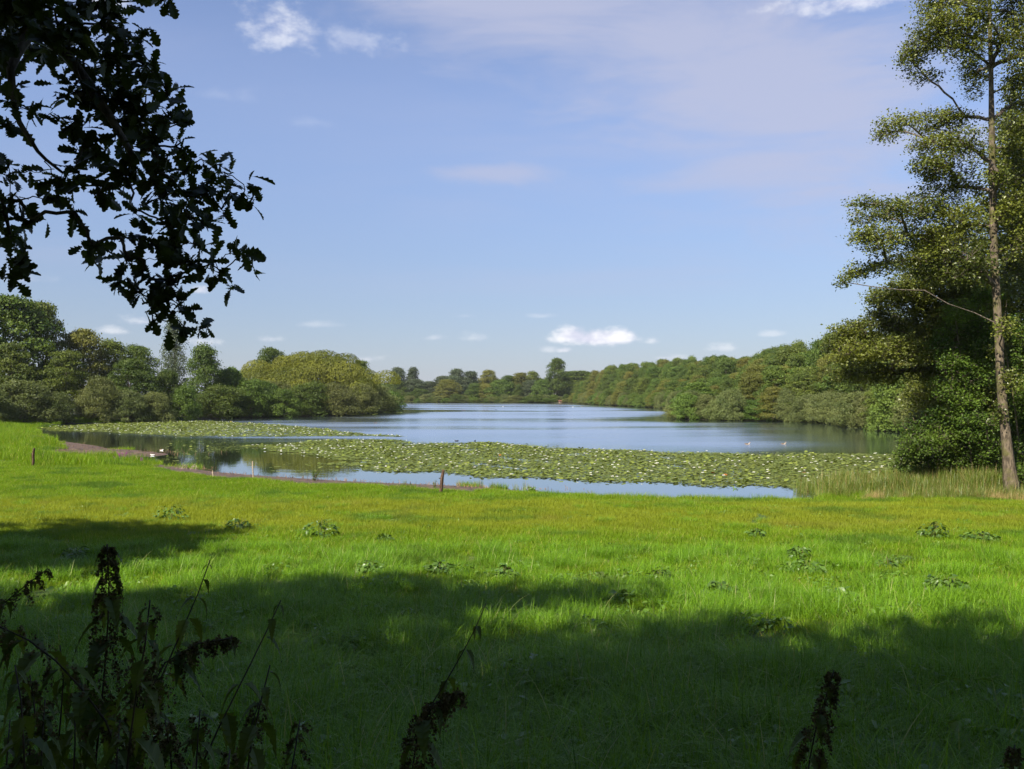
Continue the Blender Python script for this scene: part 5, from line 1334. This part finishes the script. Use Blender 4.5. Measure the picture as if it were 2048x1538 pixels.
def nettle(label, pts, d0, d1, leafL, seeds, seed, first=0.05, gap=.055, narrow=1.0):
    """pts: stem from the tip down, in photo coordinates, d0 metres away at the tip and d1 at the lowest point"""
    rr_ = np.random.default_rng(seed); n_ = len(pts)
    pth = np.array([P(px, py, d0+(d1-d0)*i/(n_-1)) for i, (px, py) in enumerate(pts)])
    g = pth[-1]; zg = height1(g[0], g[1])
    foot = np.array([g[0]+(g[0]-pth[-2][0])*.3, g[1]+.03, zg])
    pth = np.vstack([pth, foot[None]]) if foot[2] < g[2]-.05 else pth
    root = thing('nettle', label, 'nettle', tuple(pth[-1])); O = pth[-1]
    u = np.concatenate([[0], np.cumsum(np.linalg.norm(np.diff(pth, axis=0), axis=1))]); Ltot = u[-1]
    at = lambda s_: np.array([np.interp(s_, u, pth[:, k]) for k in range(3)])-O
    ss = np.linspace(0, Ltot, 22); V, f = tube([at(s_) for s_ in ss], [.0012+.0030*(s_/Ltot) for s_ in ss], 6); B = Buf(); B.add(V, f); link('stem', B.mesh('stem_nettle', [M_NSTEM], True), root)
    from mathutils import Matrix
    s_ = first*.2; k = 0; C_ = Buf()
    while s_ < Ltot*.96:
        c = at(s_); ax = unit((at(min(Ltot, s_+.02))-at(max(0, s_-.02)))[None])[0]*-1
        a0 = k*1.5708+rr_.normal()*.3
        size = leafL*min(1.0, .28+s_/(.28*1.0))*(0.8+.4*rr_.random())
        for sg in (0, math.pi):
            a = a0+sg; out_ = np.array([math.cos(a), math.sin(a), 0])
            U = unit((out_*1.0+np.array([0, 0, -.35-.75*rr_.random()])+.15*rr_.normal(size=3))[None])[0]; N = np.array([0, 0, 1.0])+out_*.3
            N = unit((N-U*(N@U))[None])[0]; X = np.cross(U, N)
            if rr_.random() < .9:
                c2 = c+U*size*.12
                o = link('leaf', nmesh[int(rr_.integers(4))], root)
                M = Matrix(((X[0], U[0], N[0], c2[0]), (X[1], U[1], N[1], c2[1]), (X[2], U[2], N[2], c2[2]), (0, 0, 0, 1)))
                o.matrix_local = M @ Matrix.Diagonal((size*narrow*.68, size, size, 1))
            if seeds and s_ < Ltot*.75:
                for _ in range(seeds):
                    b = a+rr_.normal()*.9; L_ = (.025+.06*rr_.random())*min(1, .35+s_*4)
                    m_ = 26; t_ = rr_.random(m_); o_ = np.array([math.cos(b), math.sin(b), 0])
                    C = c+o_*(.012+.022*np.sqrt(t_))[:, None]*min(1, .4+s_*4)-np.array([0, 0, 1])*(L_*t_**1.3)[:, None]+rr_.normal(size=(m_, 3))*.0025
                    V, q = cards(C, rr_.normal(size=(m_, 3)), .0062*(.7+.6*rr_.random(m_)), .8, rr_); C_.add(V, [q], np.repeat(rr_.random(m_), 4))
        s_ += gap*(.45+.75*min(1, s_/.3)); k += 1
    if C_.n: link('seed_strings', C_.mesh('seed_strings', [M_CATKIN]), root)
nettle('tall dark nettle loaded with hanging seed strings, highest of the nettles', [(214, 1088), (218, 1160), (216, 1250), (208, 1360), (196, 1480), (186, 1560)], 1.75, 1.62, .105, 6, 1)
nettle('slim nettle leaning right of the tall seeded one', [(420, 1120), (395, 1190), (360, 1270), (325, 1350), (288, 1430), (240, 1560)], 1.85, 1.6, .075, 0, 2, gap=.07)
nettle('nettle tip leaning into view from the left edge', [(96, 1137), (55, 1170), (5, 1205), (-60, 1270), (-120, 1380)], 1.9, 1.8, .05, 2, 3)
nettle('slender nettle crossing the middle of the nettle patch', [(562, 1200), (525, 1280), (480, 1370), (440, 1450), (390, 1560)], 1.9, 1.7, .08, 0, 4, gap=.07)
nettle('thin lone nettle rising before the shaded grass', [(972, 1207), (945, 1270), (900, 1350), (850, 1430), (790, 1560)], 2.3, 2.1, .06, 0, 5, gap=.11)
nettle('bent nettle with drooping brown seed masses', [(925, 1385), (880, 1395), (845, 1430), (830, 1490), (820, 1580)], 1.7, 1.6, .10, 7, 6)
nettle('dark seeded nettle at the right of the foreground', [(1668, 1340), (1650, 1400), (1630, 1460), (1612, 1560)], 1.9, 1.8, .085, 6, 7)
nettle('nettle with bright drooping seed strings behind the slim one', [(470, 1275), (400, 1285), (340, 1310), (300, 1370), (270, 1460), (250, 1560)], 1.75, 1.55, .09, 5, 8)
nettle('nettle arching in low from the left edge', [(-60, 1240), (20, 1258), (90, 1300), (150, 1360), (210, 1440), (260, 1560)], 1.7, 1.5, .085, 2, 9, gap=.06)
nettle('leafy nettle at the lower left corner', [(60, 1350), (70, 1420), (60, 1500), (50, 1580)], 1.5, 1.4, .10, 3, 10)
nettle('nettle in the dark lower left between two stems', [(330, 1440), (340, 1490), (345, 1560)], 1.5, 1.45, .10, 4, 11)
nettle('small nettle right of the arching ones', [(520, 1400), (500, 1460), (480, 1560)], 1.8, 1.7, .085, 2, 12)
nettle('small dark nettle in the lower right corner', [(2030, 1490), (2020, 1530), (2010, 1600)], 1.9, 1.85, .07, 5, 13)


for i, (pt, lb) in enumerate([
    ([(120, 1290), (128, 1370), (120, 1450), (110, 1560)], 'leafy unseeded nettle left of the tall seeded one'), ([(285, 1330), (275, 1400), (262, 1480), (250, 1560)], 'leafy nettle squeezed between the tall seeded nettle and the drooping one'),
    ([(20, 1440), (15, 1500), (10, 1580)], 'low nettle in the extreme lower left corner'), ([(400, 1420), (395, 1490), (390, 1580)], 'leafy nettle in the dark under the drooping seed strings'),
    ([(150, 1420), (150, 1500), (145, 1590)], 'low dark nettle before the foot of the tall seeded one'), ([(600, 1440), (590, 1500), (575, 1590)], 'low leafy nettle at the right end of the nettle patch'),
    ([(240, 1440), (235, 1500), (230, 1590)], 'leafy nettle between the feet of the two tall nettles'), ([(90, 1400), (85, 1470), (80, 1580)], 'broad leafy nettle right of the corner nettle'), ([(540, 1330), (520, 1410), (500, 1500), (490, 1590)], 'leafy nettle leaning beside the slender crossing one'),
    ([(300, 1200), (290, 1290), (270, 1400), (250, 1560)], 'thin young nettle just right of the tall seeded one'), ([(30, 1330), (45, 1420), (50, 1560)], 'nettle with pale leaves at the left edge below the arching one'),
    ([(460, 1500), (455, 1540), (450, 1600)], 'lowest nettle under the slender crossing one')]):
    nettle(lb, pt, 1.7-.03*i, 1.6-.03*i, .10, 1 if i % 2 else 0, 60+i, gap=.05)
# ------------------------------------------------------------------ light summer haze
m, t = new_mat('haze')
v = t.node('ShaderNodeVolumePrincipled', {'Color': (.92, .96, 1.0, 1), 'Density': 0.00007, 'Anisotropy': 0.1})
t.node('ShaderNodeOutputMaterial', {'Volume': v.outputs[0]})
B = Buf(); box(B, -1600, 1600, -400, 2600, -2.6, 26)
hz_ = link('haze', B.mesh('haze', [m])); hz_['kind'] = 'stuff'; hz_['label'] = 'thin summer haze over the lake'
scene.cycles.volume_bounces = 0
